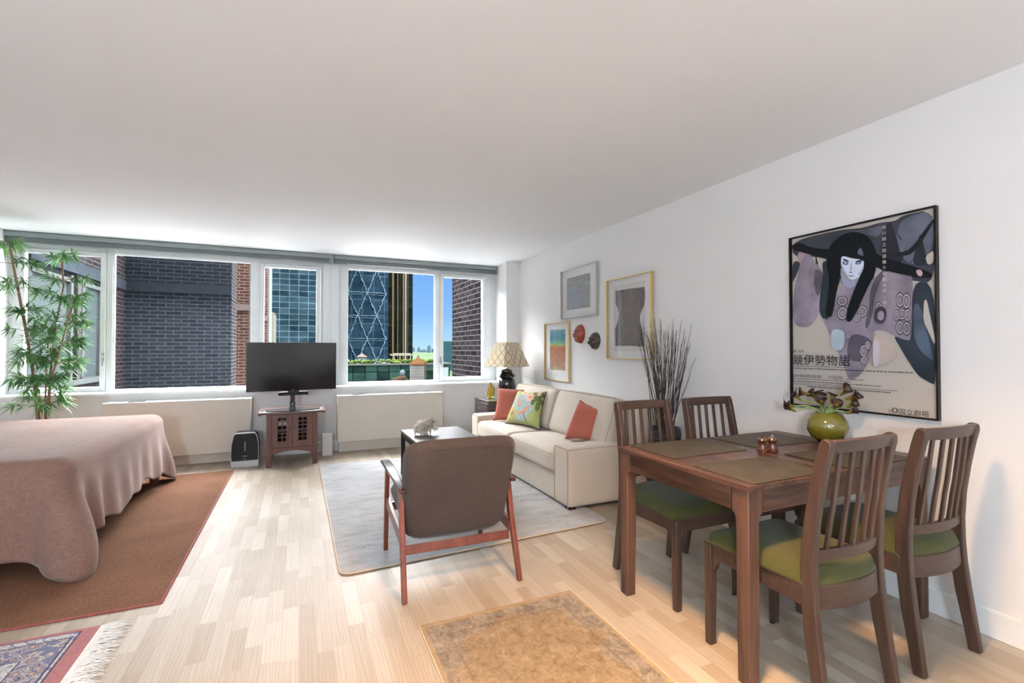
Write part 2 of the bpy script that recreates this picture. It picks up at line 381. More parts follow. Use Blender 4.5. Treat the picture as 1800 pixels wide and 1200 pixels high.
    blotch('print_torso', [(.36, (.42, .38, .40)), (.44, (.09, .075, .085)), (.50, (.36, .27, .25)), (.54, (.08, .13, .11)), (.60, (.30, .24, .25)), (.66, (.10, .09, .10))], 20)
    t = NT('print_landscape'); v = t.sep(); a = t.noise(t.co(), 40, 7, .8)
    cA = t.ramp(t.math('ADD', v, t.math('MULTIPLY', t.math('SUBTRACT', a, .5), .12)), [(0, (.42, .36, .26)), (.22, (.42, .26, .20)), (.55, (.40, .17, .09)), (.62, (.42, .50, .16)), (.68, (.14, .40, .34)), (.8, (.08, .27, .40)), (1, (.22, .42, .52))])
    t.set(t.mix(.45, cA, t.ramp(a, [(.4, (.25, .18, .13)), (.6, (.85, .7, .6))]), 'OVERLAY'), .8, 0, .1)
    for n, c in dict(cream=(.60,.56,.51), veil=(.055,.062,.085), veil_light=(.13,.145,.20), veil_dark=(.022,.026,.038), hair=(.010,.012,.014), mauve=(.31,.27,.34), mauve_dark=(.12,.105,.145), mauve_light=(.50,.46,.50), skin=(.48,.36,.39), robe_dark=(.030,.042,.060), robe_blue=(.085,.12,.18), lilac=(.42,.44,.60), black_line=(.05,.048,.065), cream_warm=(.45,.38,.34), blue_paper=(.38,.47,.55), face=(.60,.66,.78), faceshade=(.33,.40,.55), ink=(.03,.035,.06), inkblue=(.09,.13,.22), face2=(.36,.40,.55)).items():
        plain('poster_'+n, c, .85, amt=(.42 if n in ('veil', 'veil_light', 'mauve', 'robe_blue', 'robe_dark', 'mauve_dark') else .12) if n not in ('cream', 'face') else .02, scale=7, spec=.1)
    # ---- outside
    def brick(name, c1, c2, mortar, bw=.215, rh=.0735, ms=.0055, rough=.85, plane='xz'):
        t = NT(name); rot = {'xz': (R(90), 0, 0), 'yz': (R(90), 0, R(90))}[plane]
        s = t.n('SeparateXYZ'); t.l(t.co(), s.inputs[0]); cb = t.n('CombineXYZ')
        t.l(s.outputs[0 if plane == 'xz' else 1], cb.inputs[0]); t.l(s.outputs[2], cb.inputs[1])
        b = t.n('TexBrick'); t.l(cb.outputs[0], b.inputs['Vector']); b.inputs['Scale'].default_value = 1
        b.inputs['Color1'].default_value = (*c1, 1); b.inputs['Color2'].default_value = (*c2, 1); b.inputs['Mortar'].default_value = (*mortar, 1)
        b.inputs['Brick Width'].default_value = bw; b.inputs['Row Height'].default_value = rh; b.inputs['Mortar Size'].default_value = ms; b.inputs['Bias'].default_value = 0
        c = t.mix(.35, b.outputs['Color'], t.ramp(t.noise(t.co(), 12, 4), [(.3, (.35, .35, .35)), (.7, (.75, .75, .75))]), 'OVERLAY')
        t.set(c, rough, 0, 0)
    brick('brick_front', (.0125, .015, .019), (.020, .022, .027), (.046, .053, .062), .225, .0655, .0062)
    brick('brick_side', (.012, .011, .012), (.021, .018, .019), (.052, .050, .053), .225, .0655, plane='yz')
    brick('brick_red', (.020, .010, .008), (.036, .018, .014), (.085, .073, .062))
    brick('brick_right', (.006, .0055, .006), (.0125, .0105, .011), (.045, .043, .046), .30, .082, .006, plane='yz')
    plain('stone_band', (.022, .027, .033), .8, amt=.1, spec=0); plain('facade_white', (.055, .062, .064), .6, spec=0); plain('stone_brown', (.055, .044, .040), .8, spec=0)
    t = NT('venetian_blind'); s = t.n('SeparateXYZ'); t.l(t.co(), s.inputs[0]); f = t.math('FRACT', t.math('MULTIPLY', s.outputs[2], 30))
    t.set(t.ramp(f, [(0, (.014, .021, .022)), (.25, (.023, .034, .035)), (.9, (.026, .037, .038))]), .5, 0, .3)
    def facade(name, glass, glass2, line, bw, rh, ms, rough=.2, off=0.0, plane='xz', k=.5):
        t = NT(name); s = t.n('SeparateXYZ'); t.l(t.co(), s.inputs[0]); cb = t.n('CombineXYZ'); t.l(s.outputs[0], cb.inputs[0]); t.l(s.outputs[2], cb.inputs[1])
        b = t.n('TexBrick', offset=off); t.l(cb.outputs[0], b.inputs['Vector']); b.inputs['Scale'].default_value = 1
        b.inputs['Color1'].default_value = (*glass, 1); b.inputs['Color2'].default_value = (*glass2, 1); b.inputs['Mortar'].default_value = (*line, 1)
        b.inputs['Brick Width'].default_value = bw; b.inputs['Row Height'].default_value = rh; b.inputs['Mortar Size'].default_value = ms; b.inputs['Bias'].default_value = 0
        n = t.noise(t.co(scale=(1, 1, 2.5)), k, 4, .6, .6)  # uneven tone painted in for reflections on the glass
        t.set(t.mix(.7, b.outputs['Color'], t.ramp(n, [(.35, (.28, .28, .28)), (.7, (.78, .78, .78))]), 'OVERLAY'), .6, 0, 0)
    facade('tower_teal_glass', (.0024, .0055, .0080), (.0075, .014, .018), (.020, .034, .041), 1.0, .66, .035, k=.35)
    facade('tower_blue_glass', (.0026, .0065, .0105), (.0052, .0115, .0175), (.010, .018, .025), 1.5, 3.4, .06, k=.3)
    facade('tower_dark_glass', (.0014, .0022, .0020), (.0030, .0044, .0038), (.0055, .0055, .0045), 1.2, 3.6, .12, k=.3)
    facade('terrace_green_glass', (.0012, .0030, .0027), (.0045, .010, .0085), (.0003, .0006, .0006), .85, .62, .028, k=.5)
    plain('reflection_pale', (.036, .056, .074), .5, spec=0); plain('gold_fin', (.032, .023, .012), .5, spec=0); plain('pale_fin', (.05, .053, .045), .6, spec=0)
    plain('beige_panel', (.035, .034, .028), .7, spec=0); plain('roof_edge', (.018, .020, .018), .6, spec=0)
    t = NT('hedge_leaf'); f = t.noise(t.co(), 3, 6, .8); t.set(t.ramp(f, [(.35, (.003, .006, .001)), (.5, (.013, .021, .0035)), (.66, (.034, .043, .010))]), .9, 0, .05)
    t = NT('park_canopy'); f = t.noise(t.co(), .02, 8, .75); t.set(t.ramp(f, [(.35, (.003, .007, .003)), (.5, (.0065, .0135, .004)), (.68, (.012, .021, .008))]), .95, 0, .05)
    plain('haze_tower', (.016, .026, .032), .9, amt=.04, spec=0); plain('far_green_block', (.006, .0145, .0165), .9, amt=.15, scale=.02, spec=0)
    plain('tank_cone', (.020, .0105, .0048), .7, amt=.2, scale=2, spec=0); wood('tank_wood', (.005, .005, .004), (.018, .017, .0135), 'z', .8, fine=9)
    plain('tank_white', (.024, .030, .034), .6, spec=0); plain('tank_white_roof', (.028, .023, .019), .6, spec=0); plain('pergola_white', (.06, .057, .048), .6, spec=0); plain('rust_metal', (.015, .0105, .0065), .6, spec=0)
    plain('bounce_slab_pale', (.42, .42, .42), .9, amt=.2, scale=3, spec=0); plain('ground_grey', (.10, .11, .11), .9, spec=0)
build_materials()

# ---------------------------------------------------------------- the room
XR, HC, YW, YF = 2.775, 2.461, 6.32, 6.60          # right wall, ceiling, wall below the sill, window frames
XL, YB = -3.35, -2.6
WL, WR = -2.76, 2.666
def room():
    struct(MB().box(XL-.1, XR+.1, YB-.1, 6.75, -.12, 0).build('floor', 'parquet'))
    struct(MB().box(XL-.1, XR+.1, YB-.1, 6.75, HC, HC+.15).build('ceiling', 'ceiling_paint'))
    struct(MB().box(XR, XR+.12, YB, 6.75, 0, HC).build('wall_right', 'wall_paint'))
    struct(MB().box(XL-.12, XL, YB, 6.75, 0, HC).build('wall_left', 'wall_paint'))
    struct(MB().box(XL, XR, YB-.12, YB, 0, HC).build('wall_back', 'wall_paint'))
    struct(MB().box(WL, WR, YW, 6.72, 0, .765).build('wall_window', 'wall_paint'))
    struct(MB().box(WL, WR, YF-.02, 6.75, 2.392, HC).build('wall_header', 'wall_paint'))
    struct(MB().prism([(2.58, 6.03), (XR, 6.03), (XR, 6.75), (WR, 6.75)], 'z', 0, HC).build('wall_pier_right', 'wall_paint'))
    struct(MB().prism([(XL, 6.03), (-2.72, 6.03), (WL, 6.75), (XL, 6.75)], 'z', 0, HC).build('wall_pier_left', 'wall_paint'))
    def base(name, x0, x1, y0, y1):
        m = MB().box(x0, x1, y0, y1, 0, .112); m.box(x0+(.004 if x1-x0 < .1 else 0), x1, y0+(0 if x1-x0 < .1 else .004), y1, .112, .118)
        struct(m.build(name, 'white_trim', bevel=.002))
    base('baseboard_right', XR-.012, XR, YB, 6.03)
    base('baseboard_window', WL, 2.60, YW-.012, YW)
    base('baseboard_pier', 2.58, XR-.012, 6.018, 6.03)
    # sill board
    struct(MB().box(WL+.005, WR-.005, YW-.03, YF, .765, .792).build('trim_1', 'white_trim', bevel=.004))
room()
def ring(m, x0, x1, z0, z1, gx0, gx1, gz0, gz1, y0, y1, mi=0):
    m.box(x0, gx0, y0, y1, z0, z1, mi); m.box(gx1, x1, y0, y1, z0, z1, mi)
    m.box(gx0, gx1, y0, y1, z0, gz0, mi); m.box(gx0, gx1, y0, y1, gz1, z1, mi)
def window(n, x0, x1, g, sash=None, handle=None, hinges=None):
    t = bpy.data.objects.new('window_%d' % n, None); C.objects.link(t); t.location = (0, YF, 0); struct(t)
    gx0, gx1, gz0, gz1 = g; m = MB()
    Z0, Z1 = .792, 2.392
    if sash:
        s = .052; ring(m, x0, x1, Z0, Z1, gx0-s, gx1+s, gz0-s, gz1+s, .0, .10); m.build('window_frame', 'window_white', t, bevel=.003)
        m = MB(); ring(m, gx0-s+.004, gx1+s-.004, gz0-s+.004, gz1+s-.004, gx0, gx1, gz0, gz1, -.014, .06); m.build('sash', 'window_white', t, bevel=.004)
    else:
        ring(m, x0, x1, Z0, Z1, gx0-.012, gx1+.012, gz0-.012, gz1+.012, .0, .10); m.build('window_frame', 'window_white', t, bevel=.003)
        m = MB(); ring(m, gx0-.012, gx1+.012, gz0-.012, gz1+.012, gx0, gx1, gz0, gz1, .012, .055); m.build('glazing_bead', 'window_white', t, bevel=.002)
    MB().box(gx0-.003, gx1+.003, .030, .036, gz0-.003, gz1+.003).build('pane', 'window_glass', t)
    if handle:
        hx, hz = handle; h = MB().box(hx-.011, hx+.011, -.022, -.012, hz-.05, hz+.05); h.beam([(hx, -.022, hz+.01), (hx, -.045, hz+.005), (hx+.006, -.048, hz-.07), (hx+.006, -.046, hz-.10)], .014, .010)
        o = h.build('handle', 'chrome', t, bevel=.003); 
    for hz in hinges or []:
        MB().tube([(gx1+.058, -.014, hz-.05), (gx1+.058, -.014, hz+.05)], .009, 8).build('hinge', 'white_trim', t)
window(1, WL, -1.956, (-2.628, -2.002, .843, 2.266), True, (-1.973, 1.17))
window(2, -1.956, -.480, (-1.885, -.560, .812, 2.300))
window(3, -.480, .262, (-.411, .180, .843, 2.264), True, None, (2.15, 1.25))
window(4, .455, 1.785, (.570, 1.725, .823, 2.304))
window(5, 1.785, 2.585, (1.850, 2.442, .860, 2.276), True, (1.806, 1.10), (2.15, 1.55, 1.0))
m = MB().box(.262, .455, YF-.03, 6.72, .792, 2.392); m.box(.262, .27, YF-.045, YF, .792, 2.392); m.box(.335, .35, YF-.04, YF, .792, 2.392); m.box(.445, .455, YF-.045, YF, .792, 2.392)
struct(m.build('trim_2', 'window_white', bevel=.002))
m = MB().box(2.585, WR, YF-.01, 6.72, .792, 2.392); m.box(2.60, 2.612, YF-.03, YF, .792, 2.392)
struct(m.build('trim_3', 'window_white', bevel=.002))

# ---------------------------------------------------------------- roller blinds rolled up under the ceiling
def blind(x0, x1, label, cords):
    t = thing('roller_blind', label, 'blind', ((x0+x1)/2, 6.50, 2.455), 0, 'rolled-up blinds above the windows')
    h = (x1-x0)/2
    MB().box(-h, h, -.03, .045, -.052, 0).box(-h, h, -.034, -.03, -.050, -.040).box(-h, h, -.034, -.03, -.008, -.002).build('headrail', 'blind_light', t, bevel=.003)
    m = MB(); m.tube([(-h+.015, .005, -.078), (h-.015, .005, -.078)], .026, 16); m.box(-h+.02, h-.02, -.022, -.016, -.102, -.055); m.build('rolled_fabric', 'blind_dark', t, smooth=True)
    for e in (-h, h-.008): MB().box(e, e+.008, -.03, .045, -.105, -.05).build('end_bracket', 'blind_light', t)
    for cx, zb in cords:
        m = MB(); m.tube([(cx, -.045, -.05), (cx, -.045, zb)], .0022, 6); m.tube([(cx+.022, -.045, -.05), (cx+.022, -.045, zb)], .0022, 6)
        m.tube([(cx, -.045, zb), (cx+.004, -.045, zb-.015), (cx+.018, -.045, zb-.015), (cx+.022, -.045, zb)], .0022, 6)
        c = m.build('pull_cord', 'cord_white', t)
        MB().lathe([(.002, .03), (.006, .02), (.006, -.02), (.002, -.03)], 10, (cx+.011, -.048, -.65)).build('cord_tassel', 'white_trim', c, smooth=True)
blind(-2.745, .372, 'long grey rolled-up blind above the left group of windows, behind the bamboo', [(1.52, -1.45)])
blind(.385, 2.625, 'shorter grey rolled-up blind above the right pair of windows, over the skyline view', [(1.095, -1.25)])

# ---------------------------------------------------------------- radiators under the windows
def radiator(x0, x1, z0, z1, k0, k1, vx, label):
    w_ = x1-x0; t = thing('radiator_cover', label, 'radiator', ((x0+x1)/2, 6.22, 0), 0, 'radiator covers under the windows'); a = x0-(x0+x1)/2; b = -a
    cx = (x0+x1)/2
    MB().box(a, b, -.10, .10, z0, z1-.012).build('cover_panel', 'radiator_cream', t, bevel=.003)
    tag(MB().box(a-.004, b+.004, -.104, .10, z1-.012, z1).build('top_board', 'radiator_top', t, bevel=.003), 'white glossy top board')
    MB().box(k0-cx, k1-cx, .0, .10, 0, z0-.012).build('kick_panel', 'radiator_cream', t, bevel=.002)
    tag(MB().box(k0-cx+.01, k1-cx-.01, .02, .09, z0-.02, z0+.01).build('shade_strip', 'dark_void', t), 'near-black strip painted as the shade between cover and kick panel')  # solid dark strip standing in for the shade under the cover
    MB().box(vx-cx-.07, vx-cx+.07, -.075, .0, z1, z1+.006).build('control_flap', 'black_matte', t, bevel=.002)
radiator(-1.832, -.507, .118, .703, -1.80, -.53, -1.565, 'cream radiator cover behind the bed, under the left windows')
radiator(.412, 1.712, .135, .693, .436, 1.70, .66, 'cream radiator cover under the right windows, behind the coffee table')
# warm ceiling lamp near the table; globes behind the camera are added fill
def ceiling_lamp(x, y, r, energy, col, label):
    t = thing('ceiling_lamp', label, 'lamp', (x, y, HC), 0, 'flush ceiling lamps behind the viewer')
    MB().lathe([(r, 0), (r, -.03), (r-.012, -.035), (r-.012, -.01)], 32).build('lamp_rim', 'white_trim', t, smooth=True)
    d = MB().lathe([(0, -.028), (r-.014, -.028)], 32).build('diffuser', emis('lamp_glow_%s' % ('warm' if col[2] < .7 else 'neutral'), col, 3), t)
    l = light('lamp_light', 'AREA', (0, 0, -.045), energy, col, 2*r, spread=112); l.parent = t
    l.location = (0, 0, -.045)
def fill_globe(x, y, energy, col, label, drop=.555):  # unseen globe added to brighten the room from behind the camera
    t = thing('fill_globe_pendant', label, 'lamp', (x, y, HC), 0, 'added fill globes behind the viewer')
    MB().tube([(0, 0, 0), (0, 0, .135-drop)], .004, 8).build('lamp_cord', 'black_matte', t); MB().lathe([(.05, 0), (.045, -.02), (.01, -.03), (0, -.03)], 24).build('ceiling_rose', 'white_trim', t, smooth=True)
    pr = [(.135*math.sin(math.pi*i/14), -.135*math.cos(math.pi*i/14)-drop) for i in range(15)]
    g = MB().lathe(pr, 32).build('globe_shade', emis('fill_glow', col, 2.5), t, smooth=True)
    l = light('lamp_light', 'POINT', (0, 0, -drop), energy, col, .16); l.parent = t; l.location = (0, 0, -drop)
    l.visible_camera = True
ceiling_lamp(.95, 1.02, .14, WARM_E, (1, .60, .27), 'warm flush ceiling lamp above the dining table end')
fill_globe(-1.09, -1.6, FILL_E*2.3, (.77, .88, 1), 'added white fill globe hanging low at the left behind the viewer', .95)
fill_globe(.93, -1.6, FILL_E*.16, (.80, .90, 1), 'added white fill globe at the right behind the viewer')

# ---------------------------------------------------------------- outside
def outside():
    # brick wing on the left: side wall with windows, then the wall facing us
    t = thing('brick_wing', 'grey brick building wing with stone band filling the left and large windows', 'building', (-2.66, 9.8, 0)); X0 = -2.66
    def P(m): return m.map(lambda v: v-Vector((-2.66, 9.8, 0)))
    ys = [(6.76, 7.80), (8.15, 8.78)]; zlo, zhi = .87, 2.10
    m = MB()
    m.box(X0-.4, X0, 6.72, 9.8, -4, .80); m.box(X0-.4, X0, 6.72, 9.8, 2.38, 3.4)
    m.box(X0-.4, X0, 8.93, 9.8, .80, 2.38)
    m.box(X0-.4, X0, 6.72, 8.93, .80, .801); P(m).build('side_wall', 'brick_side', t)
    P(MB().box(X0-.4, X0+.03, 6.72, 9.8, 2.225, 2.38)).build('stone_band', 'stone_band', t)
    m = MB().box(X0-.30, X0-.06, 6.72, 8.93, .80, 2.225); P(m).build('window_surround', 'facade_white', t)
    for a, b in ys:
        w_ = P(MB().box(X0-.06, X0-.03, a, b, zlo, zhi)).build('window', 'venetian_blind', t)
        m = MB(); 
        for q in (a, b): m.box(X0-.05, X0+.01, q-.035, q+.035, zlo-.06, zhi+.09)
        m.box(X0-.05, X0+.01, a, b, zlo-.06, zlo); m.box(X0-.05, X0+.01, a, b, zhi, zhi+.05); P(m).build('window_frame', 'facade_white', w_)
    tag(P(MB().box(X0-.05, X0+.03, 7.90, 8.02, .84, 2.20)).build('mullion', 'dark_void', t), 'dark post between the two windows')
    P(MB().box(X0-.1, X0+.06, 6.72, 8.95, .80, .86)).build('stone_sill', 'facade_white', t)
    P(MB().box(X0-.4, -1.131, 9.8, 10.6, -4, 3.4)).build('front_wall', 'brick_front', t)
    P(MB().box(X0, -1.125, 9.77, 9.8, 2.215, 2.375)).build('stone_band', 'stone_band', t)
    P(MB().box(-1.131, -1.128, 9.801, 10.6, -4, 3.4)).build('end_wall', 'brick_side', t)
    for nm, x0, x1, y0, y1, z1, zb, lab in (('brick_pier', -2.2, -1.135, 13, 14.2, 4.2, 2.27, 'reddish brown brick pier with a stone ledge seen past the grey wing'), ('brick_chimney_wall', -2.4, -.92, 16.2, 17.6, 4.6, 2.2, 'narrow distant brick wall with ledges beside the white post, behind the reddish pier')):
        t = thing(nm, lab, 'building', (x0, y0, 0))
        def Q(m): return m.map(lambda v: v-Vector((x0, y0, 0)))
        Q(MB().box(x0, x1, y0, y1, -4, z1)).build('wall', 'brick_red', t)
        Q(MB().box(x0, x1+.005, y0-.05, y1, zb-.1, zb+.05)).build('stone_ledge', 'stone_brown', t)
        Q(MB().box(x1, x1+.05, y0+.02, y1, -4, z1)).build('sunlit_edge', 'facade_white', t)  # pale strip painting the sunlit end face of the brick
    # brick return on the right
    o = MB().box(2.52, 3.6, 6.76, 8.39, -4, 3.4).build('brick_return_wall', 'brick_right'); tag(o, 'grey brown brick wall running outward at the right window', 'building')
    m = MB().box(-8, 8, 6.76, 6.84, 3.5, 11); tag(m.build('sun_block_slab', 'brick_front'), 'unseen brick slab added above the windows to block the sun', 'building')  # unseen slab added to keep the sun off the brick wall opposite
    o = MB().box(-24, 34, 7.4, 35, -4.2, -4.0).build('bounce_slab', 'bounce_slab_pale'); tag(o, 'unseen pale slab added below the windows to bounce light into the room', 'reflector')  # unseen pale slab added to bounce daylight up onto the ceiling
    # towers
    def tower(name, lab, x0, x1, y, mat_, z0=-70, z1=20, dep=12):
        t = thing(name, lab, 'building', (x0, y, z0)); MB().box(0, x1-x0, 0, dep, 0, z1-z0).build('facade', mat_, t); return t
    tower('glass_tower', 'blue-green glass tower with a fine window grid behind the middle window', -5.2, 4.70, 60, 'tower_teal_glass')
    t = tower('glass_tower', 'blue glass tower with a reflected lattice of pale zigzag diagonals at the left of the right window', 4.96, 11.48, 70, 'tower_blue_glass')
    rnd = random.Random(4); m = MB()
    def zig(ax, az, bx, bz, r=.075):
        n = 16; pts = []
        for i in range(n+1):
            s = i/n; pts.append((lerp(ax, bx, s)+rnd.uniform(-.10, .10), -.12, lerp(az, bz, s)+rnd.uniform(-.05, .05)+70))
        m.tube(pts, [r*rnd.uniform(.4, 1.3) for _ in pts], 5)
    # pale tubes stand in for a lattice reflected in the glass; nodes measured
    H = 3.25
    for k in range(-2, 6):
        zb = 2.7+k*H; off = 1.0 if k % 2 == 0 else 2.3
        for i in range(-1, 3):
            x = off+2.6*i
            for dx in (-1.3, 1.3):
                if 0 <= x <= 6.4 and 0 <= x+dx <= 6.4: zig(x, zb, x+dx, zb+H)
        zig(.05, zb, 6.1, zb, .05); zig(.05, zb-.3, 6.1, zb-.3, .03)
    m.build('reflected_lattice', 'reflection_pale', t)
    t = tower('dark_tower', 'dark tower with thin golden vertical fins beside the open sky', 14.62, 19.3, 90, 'tower_dark_glass', z1=26)
    for fx, w_, mt in ((.85, .22, 'gold_fin'), (1.75, .12, 'gold_fin'), (2.75, .24, 'gold_fin'), (3.15, .26, 'pale_fin'), (3.62, .08, 'gold_fin')):
        MB().box(fx, fx+w_, -.5, 0, 0, 96).build('vertical_fin', mt, t)
    t = tower('beige_tower', 'small beige block rising beside the blue-green tower', -2.33, -1.83, 40, 'beige_panel', z1=4.0, dep=3.5); MB().box(.5, .503, .02, 3.5, 0, 73.9).build('side_wall', 'pale_fin', t)
    # terrace building
    t = thing('terrace_building', 'low dark green glass building with a planted roof edge below the towers', 'building', (2.6, 36, .19))
    MB().box(0, 8.04, 0, 4, -40, -.12).build('glass_facade', 'terrace_green_glass', t)
    MB().box(-.05, 8.09, -.12, 4, -.12, .0).build('roof_edge', 'roof_edge', t)
    MB().box(7.3, 7.9, -.02, 0, -1.15, -.35).build('glass_panel', 'venetian_blind', t)
    m = MB(); rnd = random.Random(7)
    for i in range(170):
        x = rnd.uniform(.05, 7.2); r = rnd.uniform(.07, .16); c = Vector((x, rnd.uniform(.1, .5), rnd.uniform(.04, .22)))
        if i < 14: c = Vector((rnd.uniform(.0, .38), rnd.uniform(.1, .5), rnd.uniform(.1, .75)))
        m.lathe([(0, -r), (r*.8, -r*.5), (r, 0), (r*.75, r*.6), (0, r)], 7, c)
    h = m.build('hedge', 'hedge_leaf', None, loc=(2.6, 36, .19)); tag(h, 'yellow-green hedge along the roof edge of the low building', 'hedge', None, 'stuff')
    t = thing('pergola', 'small cream pergola standing on the planted roof', 'pergola', (6.20, 36.6, .25))
    for x in (.25, .70, 1.10, 1.5): MB().box(x-.03, x+.03, -.03, .03, 0, .50).build('post', 'pergola_white', t)
    m = MB().box(0, 1.75, -.06, .0, .50, .57).box(.3, 1.6, .5, .56, .62, .68)
    for i in range(8): m.box(.02+i*.235, .07+i*.235, -.15, .7, .57, .62)
    m.build('roof_slats', 'pergola_white', t)
    def tank(name, lab, x, y, z, r, h, ch, m1, m2, n=24, legs=True):
        t = thing(name, lab, 'water tank', (x, y, z))
        MB().lathe([(r*.96, 0), (r, h*.5), (r*.97, h)], n).build('barrel', m1, t, smooth=True)
        MB().lathe([(r*1.12, h-.02), (r*1.10, h+.03), (r*.5, h+ch*.55), (0, h+ch)], n).build('conical_roof', m2, t, smooth=True)
        if legs:
            for q in range(6): MB().lathe([(r+.012, 0), (r+.012, .02)], n, (0, 0, h*(q+.5)/6)).build('hoop', 'dark_void', t)
            MB().lathe([(.03, h+ch-.05), (.03, h+ch+.06), (0, h+ch+.07)], 8).build('vent_cap', 'rust_metal', t)
            MB().box(r*.72, r*.86, -r*.85, -r*.7, -.3, h+.12).build('ladder', 'rust_metal', t)
        return t
    tank('water_tower', 'wooden rooftop water tower with an orange-tan conical roof', 5.43, 24, -.32, .40, .80, .40, 'tank_wood', 'tank_cone')
    tank('water_tank', 'small pale water tank with a tan cone roof near the blue tower', 4.28, 38, .22, .36, .42, .30, 'tank_white', 'tank_white_roof', 16, False)
    t = thing('rooftop_duct', 'rusty curved rooftop duct beside the wooden water tower', 'duct', (4.15, 24, -.35)); m = MB(); m.tube([(0, 0, .05), (.35, 0, .16), (.6, 0, .2), (.68, 0, .05)], .10, 10); m.box(.05, .25, -.15, .15, -.3, .15); m.build('duct', 'rust_metal', t, smooth=True)
    MB().lathe([(0, .16), (.10, .12), (.14, 0), (.10, -.12), (0, -.14)], 14, (.52, .1, .42)).build('vent_ball', 'tank_white', t, smooth=True)
    # park and skyline
    m = MB(); rnd = random.Random(3)
    N = 60
    def hgt(u, v): x = lerp(-400, 2400, u); y = lerp(700, 3400, v); return (x, y, -80+52*(y/3400)**2+7*math.sin(x*.013+y*.02)*math.sin(y*.017)+rnd.uniform(-4, 5))
    m.grid(hgt, 130, 130); o = m.build('park_trees', 'park_canopy', smooth=True); tag(o, 'green tree canopy of the park stretching to the skyline', 'trees', None, 'stuff')
    struct(MB().box(-900, 3000, 12, 3600, -84, -82).build('ground', 'ground_grey'))
    for x, w_, h_, lb in ((747, 14, 15, 'leftmost hazy tower on the skyline beside the dark tower edge'), (789, 14, 16, 'pointed hazy tower on the skyline, second from the left'), (824, 40, -4, 'low hazy block on the skyline between the pointed and the tall tower'), (864, 20, 28, 'tallest hazy tower on the skyline above the park'), (910, 44, 8, 'hazy skyline block at the edge of the fixed window')):
        o = MB().box(-w_/2, w_/2, 0, 30, -80, h_-8).box(-w_/4, w_/4, 5, 20, h_-8, h_).build('skyline_tower', 'haze_tower', loc=(x, 3450, 0)); tag(o, lb, 'building', 'hazy skyline towers')
    o = MB().box(0, 120, 0, 60, -75, 26).build('green_apartment_slab', 'far_green_block', loc=(422, 1500, 0)); tag(o, 'hazy blue-green block above the park next to the brick return wall', 'building')
outside()

# ---------------------------------------------------------------- rugs
def rug(name, lab, pts, h, mat_, bind, bw=.02, corner=0, group=None):
    """pts: four floor corners; local frame at their centre"""
    c = sum((Vector((p[0], p[1], 0)) for p in pts), Vector())/4
    t = thing(name, lab, 'rug', c); loc = [(p[0]-c.x, p[1]-c.y) for p in pts]
    if corner:
        out = []
        for i in range(4):
            p = Vector(loc[i]); a = (Vector(loc[i-1])-p).normalized()*corner; b = (Vector(loc[(i+1) % 4])-p).normalized()*corner
            for k in range(6):
                s = k/5; out.append(tuple((p+a)*(1-s)**2+p*2*s*(1-s)+(p+b)*s*s))
        loc = out
    MB().prism(loc, 'z', .0005, h).build('pile', mat_, t, bevel=.003)
    if bind:
        m = MB(); n = len(loc); m.tube([(x, y, h*.55) for x, y in loc+[loc[0]]], bw, 8, cap=False, flat=.6); m.build('binding', bind, t, smooth=True)
    return t
rug('area_rug', 'terracotta brown flat rug with dark red edging lying under the bed', [(-3.3, 2.885), (-.622, 2.885), (-.626, 5.69), (-3.3, 5.75)], .008, 'terracotta_weave', 'rug_red_binding', .009)
rug('area_rug', 'pale grey-white textured rug under the brown armchair and coffee table', [(.211, 2.82), (2.06, 2.925), (2.06, 5.55), (.198, 5.55)], .012, 'pale_rug_pile', 'rug_beige_binding', .008, .07)
rug('area_rug', 'distressed beige and tan rug in the foreground by the dining table', [(.500, .92), (1.298, .92), (1.292, 2.170), (.500, 2.165)], .006, 'distressed_rug', 'rug_beige_binding', .004)
